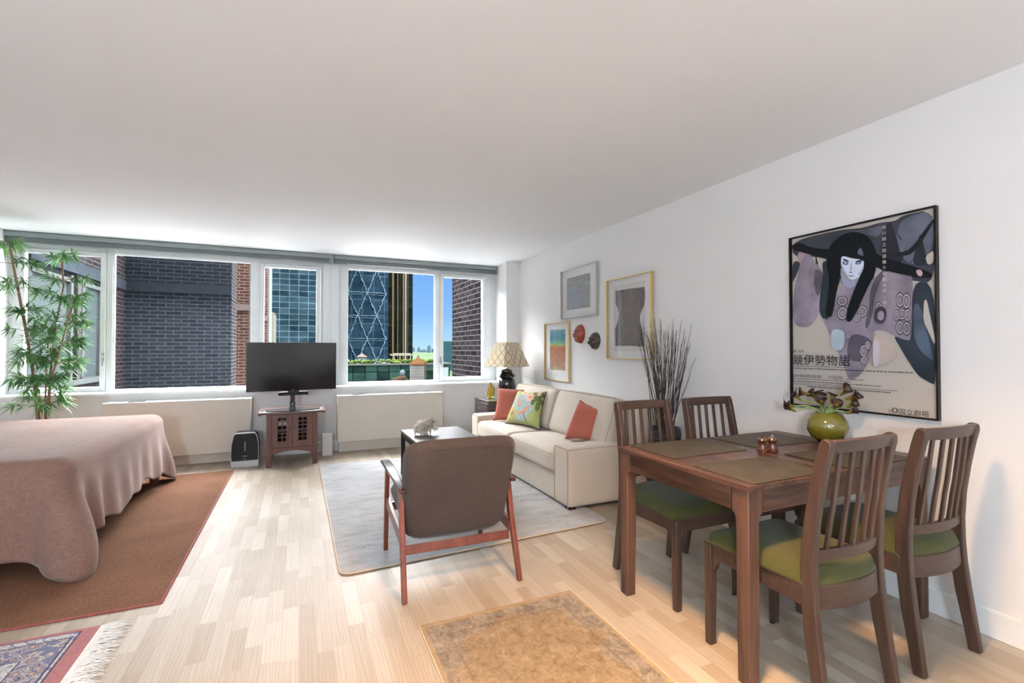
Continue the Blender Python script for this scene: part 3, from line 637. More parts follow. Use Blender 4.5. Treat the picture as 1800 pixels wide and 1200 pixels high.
def persian():
    x1, y1 = -.818, 2.755; W, L = 1.9, 1.25; x0, y0 = x1-W, y1-L
    t = thing('persian_rug', 'small oriental rug with navy and pink borders and white fringe, near the bed', 'rug', (x1, y1, 0))
    bands = [(0, 'persian_pink'), (.020, 'persian_dark'), (.026, 'persian_cream'), (.060, 'persian_dark'), (.066, 'persian_navy'), (.185, 'persian_dark'), (.190, 'persian_cream'), (.225, 'persian_pink'), (.24, 'persian_field')]
    ends = [0, .060, .068, .078, .086, .20, .205, .245, .27]
    m = MB(); mats = []; z = .007
    for i, (b, mt) in enumerate(bands):
        if mt not in mats: mats.append(mt)
        def rect(k):
            if k >= len(bands): return None
            e, s = ends[k], bands[k][0]; return (-W+e, -e, -L+s, -s)
        a = rect(i); bq = rect(i+1)
        pa = [(a[0], a[2], z), (a[1], a[2], z), (a[1], a[3], z), (a[0], a[3], z)]
        if bq:
            pb = [(bq[0], bq[2], z), (bq[1], bq[2], z), (bq[1], bq[3], z), (bq[0], bq[3], z)]
            m.add(pa+pb, [(k, (k+1) % 4, 4+(k+1) % 4, 4+k) for k in range(4)], mats.index(mt))
        else: m.add(pa, [(0,1,2,3)], mats.index(mt))
    k = mats.index('persian_pink'); pa = [(-W, -L), (0, -L), (0, 0), (-W, 0)]
    m.add([(x, y, zz_) for zz_ in (.0005, z) for x, y in pa], [(i, (i+1) % 4, 4+(i+1) % 4, 4+i) for i in range(4)]+[(3,2,1,0)], k)
    m.build('pile', mats, t)
    rnd = random.Random(5); m = MB(); m.box(0, .016, -L, 0, .001, .006)
    for i in range(420):
        y = -L+L*(i+rnd.random())/420; ln = rnd.uniform(.075, .125); dy = rnd.uniform(-.03, .035); pts = []
        for k in range(5):
            s = k/4; pts.append((.014+ln*s, y+dy*s*s+.004*math.sin(s*9+i), .006*(1-s)+.0022+.006*math.sin(s*3.1)*rnd.random()))
        m.tube(pts, [.0022, .002, .0018, .0015, .0008], 4)
    tag(m.build('fringe', 'fringe_cotton', t), 'white knotted fringe', kind='stuff')
persian()

# ---------------------------------------------------------------- bed
BX1, BY0, BY1, BZ = -1.225, 3.46, 5.46, .645
def bed():
    t = thing('bed', 'low bed with reddish wooden legs under the dusty pink bedspread', 'bed', (-2.25, 4.45, .008))
    w_, l = .985, .985
    MB().box(-.98, .99, -.96, .96, .16, .30).build('bed_frame', 'bed_leg_wood', t, bevel=.01)
    MB().box(-.98, .99, -.965, .965, .30, BZ-.03).build('mattress', 'mattress_cloth', t, bevel=.04, seg=4)
    for x, y in ((.99, -1.0), (.99, .9), (-.9, -1.0), (-.9, .9)):
        MB().prism([(x, y), (x+.07, y), (x+.07, y+.075), (x, y+.075)], 'z', 0, .17).map(lambda v: Vector((x+.035+(v.x-x-.035)*(.8+.2*v.z/.17), v.y, v.z))).build('leg', 'bed_leg_wood', t, bevel=.004)
bed()
def bedspread():
    # one woven sheet: flat top, rolled edges, folds that flare at the two foot corners
    x0, x1, y0, y1 = -3.30, BX1+.055, BY0-.035, BY1+.035; r = .11; rnd = random.Random(2)
    per = []                      # perimeter from the head end, near side, foot side, far side
    def arc(cx, cy, a0, a1, n): return [((cx+r*math.cos(a0+(a1-a0)*i/n), cy+r*math.sin(a0+(a1-a0)*i/n)), (math.cos(a0+(a1-a0)*i/n), math.sin(a0+(a1-a0)*i/n)), 1) for i in range(n+1)]
    n1, n2 = 110, 120
    per += [((lerp(x0, x1-r, i/n1), y0), (0, -1), 0) for i in range(n1)]
    per += arc(x1-r, y0+r, -math.pi/2, 0, 22)
    per += [((x1, lerp(y0+r, y1-r, i/n2)), (1, 0), 0) for i in range(1, n2)]
    per += arc(x1-r, y1-r, 0, math.pi/2, 22)
    per += [((lerp(x1-r, x0, i/n1), y1), (0, 1), 0) for i in range(1, n1+1)]
    c0 = n1+11; c1 = n1+22+n2+11
    rows = 30; vs = []; N = len(per); s = 0; prev = None
    for i, (p, nrm, _) in enumerate(per):
        if prev: s += math.hypot(p[0]-prev[0], p[1]-prev[1])
        prev = p
        k0 = math.exp(-((i-c0)/8.5)**2); k1 = math.exp(-((i-c1)/10)**2); near = i < c0
        hem = .135+.03*math.sin(s*2.1+.4)+.015*math.sin(s*6)
        if c0 <= i <= c1:
            u = (i-c0)/(c1-c0); hem = lerp(.17, .15, u)+.018*math.sin(u*31)+.02*math.sin(u*11+1)
        if i < c0-8: hem = .165-.05*sstep((i-(c0-60))/50)+.012*math.sin(s*8)
        hem = lerp(hem, .013, max(k0, k1)**.6)
        for j in range(rows+1):
            v = j/rows
            # rolled shoulder then hang
            sh = .16
            if v < sh:
                a = v/sh*math.pi/2; off = .075*math.sin(a)-.075; z = BZ-.075*(1-math.cos(a))
            else:
                q = (v-sh)/(1-sh); z = lerp(BZ-.075, hem, q); off = .0+.028*q
                fold = (.020*math.sin(s*9+1.3*math.sin(s*3))+.012*math.sin(s*23+2))*sstep(q*1.2)
                if c0 < i < c1: fold *= .55
                off += fold
                fl = k0*(.150*sstep(q*1.1)+.03*math.sin(q*3))+k1*(.105*sstep(q*1.1)); off += fl
                off += .035*math.exp(-((i-c0-17)/5)**2)*-1*sstep(q)+.03*math.exp(-((i-c0-26)/5)**2)*sstep(q)
                off -= .05*math.exp(-((i-c0+16)/5)**2)*sstep(q)+.04*math.exp(-((i-c1-15)/5)**2)*sstep(q)
            vs.append((p[0]+nrm[0]*off, p[1]+nrm[1]*off, z+.002*math.sin(s*17)*math.sin(v*9)))
    m = MB(); q = lambda i, j: i*(rows+1)+j
    fs = [(q(i, j), q(i, j+1), q(i+1, j+1), q(i+1, j)) for i in range(N-1) for j in range(rows)]
    o = Vector((-2.25, 4.45, 0))
    m.add([Vector(v)-o for v in vs], fs)
    # top: nested rings shrinking towards the head end
    ax_, ay_ = x0-o.x, (y0+y1)/2-o.y; prev_ = [q(i, 0) for i in range(N)]; base_ = [Vector(m.v[k]) for k in prev_]
    for sc_ in (.975, .93, .86, .77, .67, .56, .45, .34, .22, .1, .01):
        cur_ = []
        for p in base_:
            v_ = Vector((ax_+(p.x-ax_)*sc_, ay_+(p.y-ay_)*sc_, p.z)); v_.z = BZ+.004*(1-sc_)+(.006*math.sin(v_.x*5+v_.y*2)+.004*math.sin(v_.x*11-v_.y*7))*min(1, (1-sc_)*4)
            m.v.append(tuple(v_)); cur_.append(len(m.v)-1)
        for i in range(N-1): m.f.append((prev_[i], prev_[i+1], cur_[i+1], cur_[i])); m.mi.append(0)
        prev_ = cur_
    ob = m.build('bedspread', 'bedspread_cloth', None, smooth='all', loc=o)
    bm = bmesh.new(); bm.from_mesh(ob.data); bmesh.ops.remove_doubles(bm, verts=bm.verts, dist=.0008); bmesh.ops.recalc_face_normals(bm, faces=bm.faces); bm.to_mesh(ob.data); bm.free()
    md = ob.modifiers.new('solid', 'SOLIDIFY'); md.thickness = .006; md.offset = 1
    tag(ob, 'dusty pink woven bedspread draped over the bed down to the rug', 'bedspread')
bedspread()

# ---------------------------------------------------------------- dining chairs
def dining_chair():
    t = thing('dining_chair', None, None)
    hw = .215
    prof = [(0, -.250), (.12, -.232), (.25, -.212), (.36, -.200), (.45, -.195), (.55, -.196), (.66, -.205), (.78, -.224), (.88, -.244), (.952, -.262)]
    def yb(z):
        for (a, ya), (b, y2) in zip(prof, prof[1:]):
            if z <= b: return lerp(ya, y2, (z-a)/(b-a))
        return prof[-1][1]
    ox = lambda z: lerp(.210, .192, z/.95)
    for s in (-1, 1):
        m = MB(); zs = [z for z, _ in prof[:-1]]+[.925, .942, .950]
        pts = [(s*(ox(z)-.0145), yb(z), z) for z in zs]
        dp = [.052 if z < .1 else .050 for z in zs]; dp = [lerp(.040, .052, min(1, z/.25)) if z < .45 else lerp(.052, .042, (z-.45)/.5) for z in zs]; dp[-1] = .022; dp[-2] = .034
        m.beam(pts, .029, dp, (1, 0, 0)); m.build('rear_leg', 'chair_wood', t, bevel=.005, seg=3)
        # front leg with a rounded bracket under the apron
        x = s*(hw-.019); m = MB(); m.beam([(x, .238, 0), (x, .236, .30), (x, .236, .435)], [.034, .038, .038], [.030, .036, .036], (1, 0, 0)); m.build('front_leg', 'chair_wood', t, bevel=.004)
        # side apron with curved lower edge
        y0, y1 = -.185, .225; poly = [(y0, .435), (y1, .435), (y1, .33)]+[(y1-.035+.035*math.cos(a)-.0, .335+.03*math.sin(a)) for a in [R(20*i) for i in range(5)]][::1]+[(y1-.06, .368), (y0, .362)]
        MB().prism([(y0, .436), (y0, .362), (y1-.055, .368), (y1-.038, .360), (y1-.026, .345), (y1-.018, .322), (y1-.005, .322), (y1-.005, .436)], 'x', s*(hw-.012), s*(hw-.032)).build('side_apron', 'chair_wood_side', t, bevel=.002)
    MB().prism([(-.18, .436), (-.18, .37), (.18, .37), (.18, .436)], 'y', .222, .242).build('front_apron', 'chair_wood_side', t, bevel=.002)
    def bow(x, d): return -d*(1-(x/.19)**2)
    def rail(z0, z1, th, d, nm):
        m = MB(); n = 12; vs = []
        for i in range(n+1):
            z_ = (z0+z1)/2; x = lerp(-(ox(z_)-.025), ox(z_)-.025, i/n)
            for zq in (z0, z1):
                y = yb(zq)+bow(x, d)
                for dy in (-th/2, th/2): vs.append((x, y+dy, zq))
        fs = []
        for i in range(n):
            a = i*4; b = a+4; fs += [(a, a+1, b+1, b), (a+2, b+2, b+3, a+3), (a, b, b+2, a+2), (a+1, a+3, b+3, b+1)]
        fs += [(0, 2, 3, 1), (n*4, n*4+1, n*4+3, n*4+2)]
        m.add(vs, fs); return m.build(nm, 'chair_wood_side', t, bevel=.004)
    rail(.902, .950, .022, .020, 'top_rail'); rail(.520, .560, .022, .030, 'lower_rail'); rail(.355, .436, .022, .034, 'rear_apron')
    for i in range(5):
        x = -.125+.0625*i; zs = [.548+.06*k for k in range(6)]+[.908]
        MB().beam([(x*lerp(1, .96, (z-.55)/.36), yb(z)+bow(x, lerp(.029, .020, (z-.54)/.37))+.010*math.sin(math.pi*(z-.54)/.37)*-1, z) for z in zs], .0175, .0125, (1, 0, 0)).build('slat', 'chair_wood', t, bevel=.002)
    # seat cushion
    def seat(u, v):
        a = u*2*math.pi
        return (0, 0, 0)
    m = MB(); nu, nv = 26, 26
    def top(u, v, top_=True):
        x, y = u*2-1, v*2-1
        wx = lerp(.205, .222, (y+1)/2); 
        px = x*wx*(1-.03*abs(y)**6); py = y*.225*(1-.02*abs(x)**6)+.022-.03*(1-x*x)*(1-(y+1)/2)
        e = max(abs(x), abs(y)); f = (1-e**8); z = .443+.050*(f**.5)*(1+.12*(1-x*x)*(1-y*y)) if top_ else .443-.007
        return (px, py, z)
    m.grid(lambda u, v: top(u, v), nu, nv); m.grid(lambda u, v: top(u, v, False), 6, 6, flip=True)
    # edge wall
    ring_ = [(i/nu, 0) for i in range(nu)]+[(1, j/nv) for j in range(nv)]+[(1-i/nu, 1) for i in range(nu)]+[(0, 1-j/nv) for j in range(nv)]
    k = len(ring_); vs = [top(u, v) for u, v in ring_]+[top(u, v, False) for u, v in ring_]
    m.add(vs, [(i, (i+1) % k, k+(i+1) % k, k+i) for i in range(k)])
    m.build('seat', 'velvet_green', t, smooth='all')
    for x in (-.18, .18): MB().lathe([(.011, -.001), (.011, .004)], 10, (x, .236, 0)).build('foot_pad', 'black_matte', t)
    return t
CH = dining_chair()
G = 'dark slat-back dining chairs with green velvet seats'
for i, (x, y, rz, lab) in enumerate(((1.812, 1.312, 0, 'dark wooden slat-back dining chair seen from behind at the near left of the table'),
    (2.388, 1.312, R(-1), 'dark wooden slat-back dining chair nearest the poster wall, front right of the table'),
    (1.862, 2.040, math.pi, 'dark wooden slat-back chair across the table, beside the sofa arm'),
    (2.372, 2.040, math.pi-R(1), 'dark wooden slat-back chair across the table, in front of the wicker vase by the wall'))):
    o = CH if i == 0 else copy_tree(CH)
    o.location = (x, y, 0); o.rotation_euler = (0, 0, rz); tag(o, lab, 'chair', G)

# ---------------------------------------------------------------- dining table
TX, TY, TZ = 1.516, 1.27, .75
def table():
    t = thing('dining_table', 'reddish brown wooden dining table with four chairs and leather placemats', 'table', (TX+.6, TY+.4, 0))
    W, D = 1.2, .8; a, b = W/2, D/2
    MB().box(-a, a, -b, b, .727, .75).build('tabletop', 'table_wood_y', t, bevel=.003)
    i_ = .010; leg = .058; h0, h1 = .640, .727
    for sx_ in (-1, 1):
        for sy_ in (-1, 1):
            x = sx_*(a-i_); y = sy_*(b-i_); m = MB()
            zs = [0, .3, .55, .600, .618, .630, .638]; ext = [0, 0, 0, 0, .003, .010, .022]
            q = []
            for z, e in zip(zs+[.727], ext+[.024]):
                s_ = leg*lerp(.93, 1, min(1, z/.4))+e
                for (px, py) in ((0,0), (1,0), (1,1), (0,1)): q.append((x-sx_*s_*px, y-sy_*s_*py, z))
            n = len(zs)+1
            fs = [(k*4+j, k*4+(j+1) % 4, (k+1)*4+(j+1) % 4, (k+1)*4+j) for k in range(n-1) for j in range(4)]+[(3,2,1,0), tuple((n-1)*4+j for j in range(4))]
            m.add(q, fs); m.build('leg', 'table_wood', t, bevel=.005, seg=3)
    for s in (-1, 1):
        e = leg+.024
        MB().box(-a+i_+e, a-i_-e, s*(b-i_), s*(b-i_-.020), h0, h1).build('apron', 'table_wood_x', t, bevel=.002)
        MB().box(s*(a-i_), s*(a-i_-.020), -b+i_+e, b-i_-e, h0, h1).build('apron', 'table_wood_y', t, bevel=.002)
table()
mats_ = [((1.555, 1.262), (2.005, 1.262), (2.005, 1.585), (1.555, 1.585), 'olive brown leather placemat at the near left corner of the table'),
         ((2.135, 1.262), (2.60, 1.262), (2.60, 1.585), (2.135, 1.585), 'olive brown leather placemat at the near right, partly behind the chair back slats'),
         ((1.580, 1.727), (2.050, 1.727), (2.118, 2.050), (1.585, 2.050), 'olive brown leather placemat at the far left corner of the table'),
         ((2.140, 1.740), (2.585, 1.730), (2.60, 2.050), (2.146, 2.050), 'olive brown leather placemat at the far right, left of the green vase')]
for a_, b_, c_, d_, lab in mats_:
    c = (Vector((*a_, 0))+Vector((*b_, 0))+Vector((*c_, 0))+Vector((*d_, 0)))/4
    if lab.startswith('olive brown leather placemat at the far left'): c_ = (2.05, 2.050)
    o = MB().prism([(p[0]-c.x, max(p[1], 1.279)-c.y) for p in (a_, b_, c_, d_)], 'z', 0, .004).build('placemat', 'placemat_leather', None, loc=(c.x, c.y, TZ+.0005), bevel=.0015)
    tag(o, lab, 'placemat', 'leather placemats on the dining table')
def mill(x, y, lab, salt):
    t = thing('spice_mill', lab, 'mill', (x, y, TZ), 0, 'wooden salt and pepper mills')
    MB().lathe([(.024, 0), (.0255, .004), (.0255, .014), (.022, .017), (.0225, .021), (.018, .030), (.0165, .042), (.020, .050)], 28).build('mill_body', 'mill_wood', t, smooth=True)
    MB().lathe([(.0195, .0505), (.0235, .053), (.0245, .060), (.021, .066), (.010, .0705), (.006, .0712)], 28).build('mill_cap', 'mill_wood', t, smooth=True)
    MB().lathe([(.004, .0705), (.004, .074), (.0062, .077), (.0062, .081), (.003, .084), (0, .0845)], 16).build('top_knob', 'chrome' if salt else 'mill_wood', t, smooth=True)
wood('mill_wood', (.045, .016, .008), (.13, .05, .022), 'z', .22, .5, fine=80)
mill(2.088, 1.668, 'short brown turned mill on the table, the left one of the pair', False)
mill(2.140, 1.654, 'short brown turned mill with a shiny metal knob, right one of the pair', True)

# vase with dark calla lilies
VX, VY = 2.632, 1.700
def vase():
    prof = [(.034, 0), (.050, .004), (.078, .028), (.097, .062), (.1015, .088), (.094, .120), (.074, .148), (.056, .160), (.052, .163), (.049, .160), (.066, .142), (.088, .112), (.093, .088), (.088, .060), (.06, .02), (0, .012)]
    o = MB().lathe(prof, 48).build('round_vase', 'vase_glaze', None, smooth='all', loc=(VX, VY, TZ)); tag(o, 'round olive green glass vase on the dining table holding dark lilies', 'vase')
vase()
heads = [[2.482, 1.827, 0.919],[2.505, 1.848, 0.945],[2.52, 1.824, 0.98],[2.528, 1.775, 1.018],[2.548, 1.747, 1.000],[2.585, 1.724, 1.025],[2.60, 1.709, 1.005],[2.643, 1.681, 1.015],[2.644, 1.587, 1.023],[2.654, 1.568, 1.003],[2.68, 1.542, .991],[2.60, 1.626, .958],[2.68, 1.579, .925],[2.547, 1.676, .968],[2.67, 1.567, .961]]
def lily(i, head):
    rnd = random.Random(i*7+1); head = Vector(head); base = Vector((VX+rnd.uniform(-.022, .022), VY+rnd.uniform(-.022, .022), TZ+.150))
    out = (head-base); side = Vector((out.x, out.y, 0)); 
    t = thing('calla_lily', None, None, base)
    d0 = (side*.5+Vector((0, 0, .10))).normalized(); d1 = (side+Vector((0, 0, .035)) if side.length > .06 else side*.5+Vector((0, 0, .1))).normalized()
    neck = head-d1*.045; ctrl = base+d0*(neck-base).length*.6; pts = []
    for k in range(9):
        s = k/8; pts.append((base*(1-s)**2+ctrl*2*s*(1-s)+neck*s*s)-base)
    MB().tube([Vector(pts[0])-Vector((0, 0, .09))]+pts, .0042, 8).build('stem', 'lily_stem', t, smooth=True)
    # spathe: a funnel opening outwards with one drawn-out lip
    ax = (d1+Vector((rnd.uniform(-.3, .3), rnd.uniform(-.3, .3), rnd.uniform(.0, .65)))).normalized(); u = ax.orthogonal().normalized(); v = ax.cross(u)
    up = Vector((0, 0, 1)); lipdir = (up-ax*up.dot(ax)); lipdir = lipdir.normalized() if lipdir.length > .1 else u
    tw = rnd.uniform(-.8, .8); L = rnd.uniform(.060, .074); o_ = neck-base
    w_ = ax.cross(lipdir); ca, sa = math.cos(tw), math.sin(tw); lipdir, w_ = lipdir*ca+w_*sa, w_*ca-lipdir*sa
    def f(a, s):
        th = a*2*math.pi*1.04; lip = (1+math.cos(th))/2
        r = .0045+.011*s**1.1+.013*s**4*(.5+.9*lip)+.003*math.sin(th*3+i)*s**3
        ln = L*s*(.72+.38*lip**2); curl = -.016*s**6*(lip**1.5)
        return o_+ax*(ln+curl)+(lipdir*math.cos(th)+w_*math.sin(th))*r
    m = MB().grid(f, 22, 12); m.build('petal', 'lily_petal', t, smooth='all', solid=.0016)
    MB().tube([o_+ax*.01, o_+ax*.03, o_+ax*L*.62], [.003, .0042, .002], 8).build('spadix', 'lily_spadix', t, smooth=True)
    return t
LBL = ['lowest dark calla lily drooping at the far left of the vase bouquet', 'small dark calla lily just above the lowest left one', 'calla lily with curled dark tip at the upper left of the bouquet', 'large dark calla lily leaning left over the vase', 'brown calla lily facing forward left of the bouquet centre', 'dark calla lily behind the bouquet centre', 'tall olive calla lily standing at the bouquet centre', 'tallest broad calla lily just right of the bouquet centre', 'calla lily rising at the right side of the bouquet', 'dark calla lily behind the rising right one', 'almost black calla lily at the far right of the bouquet', 'wide open yellow-brown calla lily low on the right of the vase', 'small calla lily drooping below the others on the right', 'short calla lily low in the middle of the bouquet', 'calla lily pointing right under the almost black one']
for i, h_ in enumerate(heads): tag(lily(i, h_), LBL[i], 'flower', 'dark calla lilies in the green vase')

# ---------------------------------------------------------------- armchair
def armchair():
    t = thing('armchair', 'mid-century armchair in brown-grey fabric with reddish wooden frame, seen from behind', 'armchair', (.795, 2.75, 0), R(-1.2))
    o = Vector((.795, 2.75, 0)); hw = .325
    # back cushion: rounded slab leaning backwards
    def slab(fn, nm, mt, seam=True):
        m = MB(); nu, nv = 28, 28
        m.grid(lambda u, v: fn(u, v, 1), nu, nv); m.grid(lambda u, v: fn(u, v, -1), nu, nv, flip=True)
        ob = m.build(nm, mt, t, smooth='all')
        bm = bmesh.new(); bm.from_mesh(ob.data); bmesh.ops.remove_doubles(bm, verts=bm.verts, dist=.0006); bmesh.ops.recalc_face_normals(bm, faces=bm.faces); bm.to_mesh(ob.data); bm.free(); return ob
    bot = Vector((0, -.150, .232)); top = Vector((0, -.325, .790)); up = (top-bot); H = up.length; up.normalize(); nr = Vector((0, -up.z, up.y)).normalized()
    if nr.y > 0: nr = -nr
    def back(u, v, s):
        x, y = u*2-1, v*2-1
        W = lerp(.290, .318, v); cr = .055  # superelliptic outline
        e = 7; k = (abs(x)**e+abs(y)**e)**(1/e) if (x or y) else 0; mx = max(abs(x), abs(y)); sc_ = mx/k if k else 1
        # map the square onto a rounded rectangle
        px, py = x*(1-(1-sc_)*1.0), y*(1-(1-sc_)*1.0)
        f = (1-mx**10)**.5; th = .052*f*(1+.08*(1-x*x)*(1-y*y)*(1 if s < 0 else 0))
        return bot+up*H*(py+1)/2+Vector((px*W, 0, 0))+nr*(s*th)
    slab(back, 'back_cushion', 'armchair_fabric')
    def seam(inset):
        pts = []
        for a in range(49):
            th = a/48*2*math.pi; c, s = math.cos(th), math.sin(th); e = 10; r = (abs(c)**e+abs(s)**e)**(-1/e)*inset; x, y = c*r, s*r
            pts.append(bot+up*H*(y+1)/2+Vector((x*lerp(.290, .318, (y+1)/2), 0, 0))+nr*.0515)
        return pts
    MB().tube(seam(.90), .0016, 6, cap=False).build('back_seam', 'armchair_fabric', t)
    def seat(u, v, s):
        x, y = u*2-1, v*2-1; mx = max(abs(x), abs(y)); f = (1-mx**10)**.5
        e = 9; k = (abs(x)**e+abs(y)**e)**(1/e) if (x or y) else 0; q = mx/k if k else 1
        py = y*q; return Vector((x*q*.283, lerp(-.17, .37, (py+1)/2), lerp(.315, .385, (py+1)/2)+s*.055*f))
    slab(seat, 'seat_cushion', 'armchair_fabric')
    for s in (-1, 1):
        x = s*.302
        m = MB(); m.beam([(s*.310, -.365, 0), (s*.307, -.300, .18), (s*.304, -.245, .34), (s*.302, -.205, .520)], [.026]*4, [.026, .040, .044, .040], (1, 0, 0)); m.build('rear_leg', 'armchair_wood', t, bevel=.004)
        m = MB(); m.beam([(s*.310, .300, .0), (s*.306, .297, .30), (s*.302, .290, .525)], [.026]*3, [.024, .042, .036], (1, 0, 0)); m.build('front_leg', 'armchair_wood', t, bevel=.004)
        MB().beam([(x-s*.001, -.262, .262), (x-s*.001, .292, .318)], .022, .060, (1, 0, 0)).build('side_rail', 'armchair_wood', t, bevel=.003)
        m = MB(); n = 12; pts = []; ws = []; ds = []
        for i in range(n+1):
            v = i/n; y = lerp(-.285, .375, v); z = .535+.022*math.sin(math.pi*(v*.75+.1))-.018*(1-v)**3; pts.append((s*(.306+.006*math.sin(math.pi*v)), y, z)); ws.append(lerp(.034, .056, sstep(v*1.4))); ds.append(.020 if i not in (0, n) else .016)
        m.beam(pts, ws, ds, (1, 0, 0)); m.build('armrest', 'arm_wood', t, bevel=.006, seg=3)
    MB().beam([(-.296, -.235, .208), (.296, -.235, .208)], .046, .022, (0, .3, 1)).build('rear_rail', 'armchair_wood', t, bevel=.003)
    MB().beam([(-.296, .275, .285), (.296, .275, .285)], .05, .022, (0, 0, 1)).build('front_rail', 'armchair_wood', t, bevel=.003)
armchair()

# ---------------------------------------------------------------- coffee table and shell
def coffee():
    t = thing('coffee_table', 'dark low coffee table on the pale rug, partly hidden behind the armchair', 'coffee table', (1.215, 4.28, .012))
    a, b = .295, .55; z = .438
    MB().box(-a, a, -b, b, z-.028, z).build('tabletop', 'dark_wood', t, bevel=.003)
    for x in (-a+.02, a-.02):
        for y in (-b+.02, b-.02): MB().box(x-.018, x+.018, y-.018, y+.018, 0, z-.028).build('leg', 'black_matte', t, bevel=.002)
    for x in (-a+.02, a-.02): MB().box(x-.01, x+.01, -b+.038, b-.038, z-.075, z-.028).build('side_apron', 'black_matte', t)
    for y in (-b+.02, b-.02): MB().box(-a+.038, a-.038, y-.01, y+.01, z-.075, z-.028).build('end_apron', 'black_matte', t)
    MB().box(-a+.04, a-.04, -b+.04, b-.04, .12, .135).build('shelf', 'dark_wood', t)
coffee()
def shell():
    t = thing('seashell', 'large pale spiky seashell lying on the coffee table', 'seashell', (1.085, 4.49, .4505)); rnd = random.Random(11)
    m = MB()
    def body(u, v):
        a = u*2*math.pi; s = v; r = .062*math.sin(math.pi*min(1, s*1.02)**.72)*(1+.22*math.sin(a*5+s*9)+.10*math.sin(a*9-s*22)); x = lerp(-.115, .085, s)
        return (x, r*math.cos(a)*.85, .058+r*math.sin(a)*.85+.020*math.sin(s*3))
    m.grid(body, 40, 30)
    m.build('shell_body', 'shell_chalk', t, smooth='all')
    m = MB()
    def flare(u, v):
        a = lerp(-.5, 2.4, u); rr = .035+.075*v+.018*math.sin(u*19)*v; return (.035+rr*math.cos(a)*.75, -.018+.022*math.sin(u*6)-.02*v, .075+rr*math.sin(a)*.75+.014*math.sin(u*23)*v)
    m.grid(flare, 36, 8); m.build('flared_lip', 'shell_chalk', t, smooth='all', solid=.006)
    m = MB()
    def flare2(u, v):
        a = lerp(2.2, 5.2, u); rr = .03+.055*v+.012*math.sin(u*17)*v; return (-.01+rr*math.cos(a)*.9, -.035-.012*v, .062+rr*math.sin(a)*.72)
    m.grid(flare2, 36, 6); m.build('flared_lip', 'shell_chalk', t, smooth='all', solid=.006)
    for k in range(34):
        a = rnd.uniform(-.9, 3.9); s = rnd.uniform(.12, .95); r = .050*math.sin(math.pi*s**.72); p = Vector((lerp(-.115, .085, s), r*math.cos(a), .06+r*math.sin(a)))
        d = Vector((rnd.uniform(-.4, .5), math.cos(a), math.sin(a)+.15)).normalized(); L = rnd.uniform(.025, .062)
        e = p+d*L; e.z = max(e.z, .004)
        MB().tube([p, p.lerp(e, .5)+Vector((0, 0, .003)), e], [.009, .006, .0015], 6).build('spike', 'shell_chalk', t, smooth=True)
    # little points it rests on
    for x, y in ((-.05, -.035), (.04, -.03), (.03, .035), (-.09, .01)): MB().tube([(x, y, .04), (x*1.05, y*1.1, .0)], [.014, .004], 6).build('spike', 'shell_chalk', t, smooth=True)
shell()

# ---------------------------------------------------------------- soft things
def cushion_mesh(cor, th, nu=22, pinch=.12, pw=.5):
    """cor: bottom-left, bottom-right, top-right, top-left corners (3-D); th: half thickness"""
    a, b, c, d = [Vector(p) for p in cor]; n = (b-a).cross(d-a).normalized(); m = MB(); ctr = (a+b+c+d)/4
    def f(u, v, s):
        x, y = u*2-1, v*2-1; k = 1-pinch*(1-abs(x)**2.2)*abs(y)**6; k2 = 1-pinch*(1-abs(y)**2.2)*abs(x)**6
        uu, vv = .5+x*k2/2, .5+y*k/2
        p = (a*(1-uu)+b*uu)*(1-vv)+(d*(1-uu)+c*uu)*vv
        h = ((1-x**4)*(1-y**4))**pw
        return p+n*(s*th*h)
    m.grid(lambda u, v: f(u, v, 1), nu, nu); m.grid(lambda u, v: f(u, v, -1), nu, nu, flip=True)
    edge = [f(u, 0, 1) for u in [i/nu for i in range(nu)]]+[f(1, i/nu, 1) for i in range(nu)]+[f(1-i/nu, 1, 1) for i in range(nu)]+[f(0, 1-i/nu, 1) for i in range(nu+1)]
    return m, edge
def weld(ob):
    bm = bmesh.new(); bm.from_mesh(ob.data); bmesh.ops.remove_doubles(bm, verts=bm.verts, dist=.0005); bmesh.ops.recalc_face_normals(bm, faces=bm.faces); bm.to_mesh(ob.data); bm.free(); return ob
def soft_box(m, x0, x1, y0, y1, z0, z1, r, crown=0.0, n=14, puff=0.0):
    """box with large rounded edges and a crowned top"""
    cx, cy, cz = (x0+x1)/2, (y0+y1)/2, (z0+z1)/2; hx, hy, hz = (x1-x0)/2, (y1-y0)/2, (z1-z0)/2
    def pt(p):
        q = Vector(p); inner = Vector((max(-hx+r, min(hx-r, q.x*hx)), max(-hy+r, min(hy-r, q.y*hy)), max(-hz+r, min(hz-r, q.z*hz))))
        full = Vector((q.x*hx, q.y*hy, q.z*hz)); d = full-inner
        o = inner+(d.normalized()*r if d.length > 1e-9 else d)
        u, v, w_ = q.x, q.y, q.z
        if w_ > 0: o.z += crown*(1-u*u)*(1-v*v)*w_
        if puff: o.x += puff*(1-v*v)*(1-w_*w_)*u
        return Vector((cx, cy, cz))+o
    def ax(i): 
        s = i/n*2-1; return math.copysign(abs(s)**.6, s) if s else 0
    def face(fn, flip=False): m.grid(lambda a, b: pt(fn(ax(round(a*n)), ax(round(b*n)))), n, n, flip=flip)
    face(lambda a, b: (a, b, 1)); face(lambda a, b: (a, b, -1), True); face(lambda a, b: (1, a, b)); face(lambda a, b: (-1, a, b), True); face(lambda a, b: (a, 1, b), True); face(lambda a, b: (a, -1, b))
    return m
SX0, SX1, SY0, SY1 = 1.885, 2.755, 3.20, 5.47
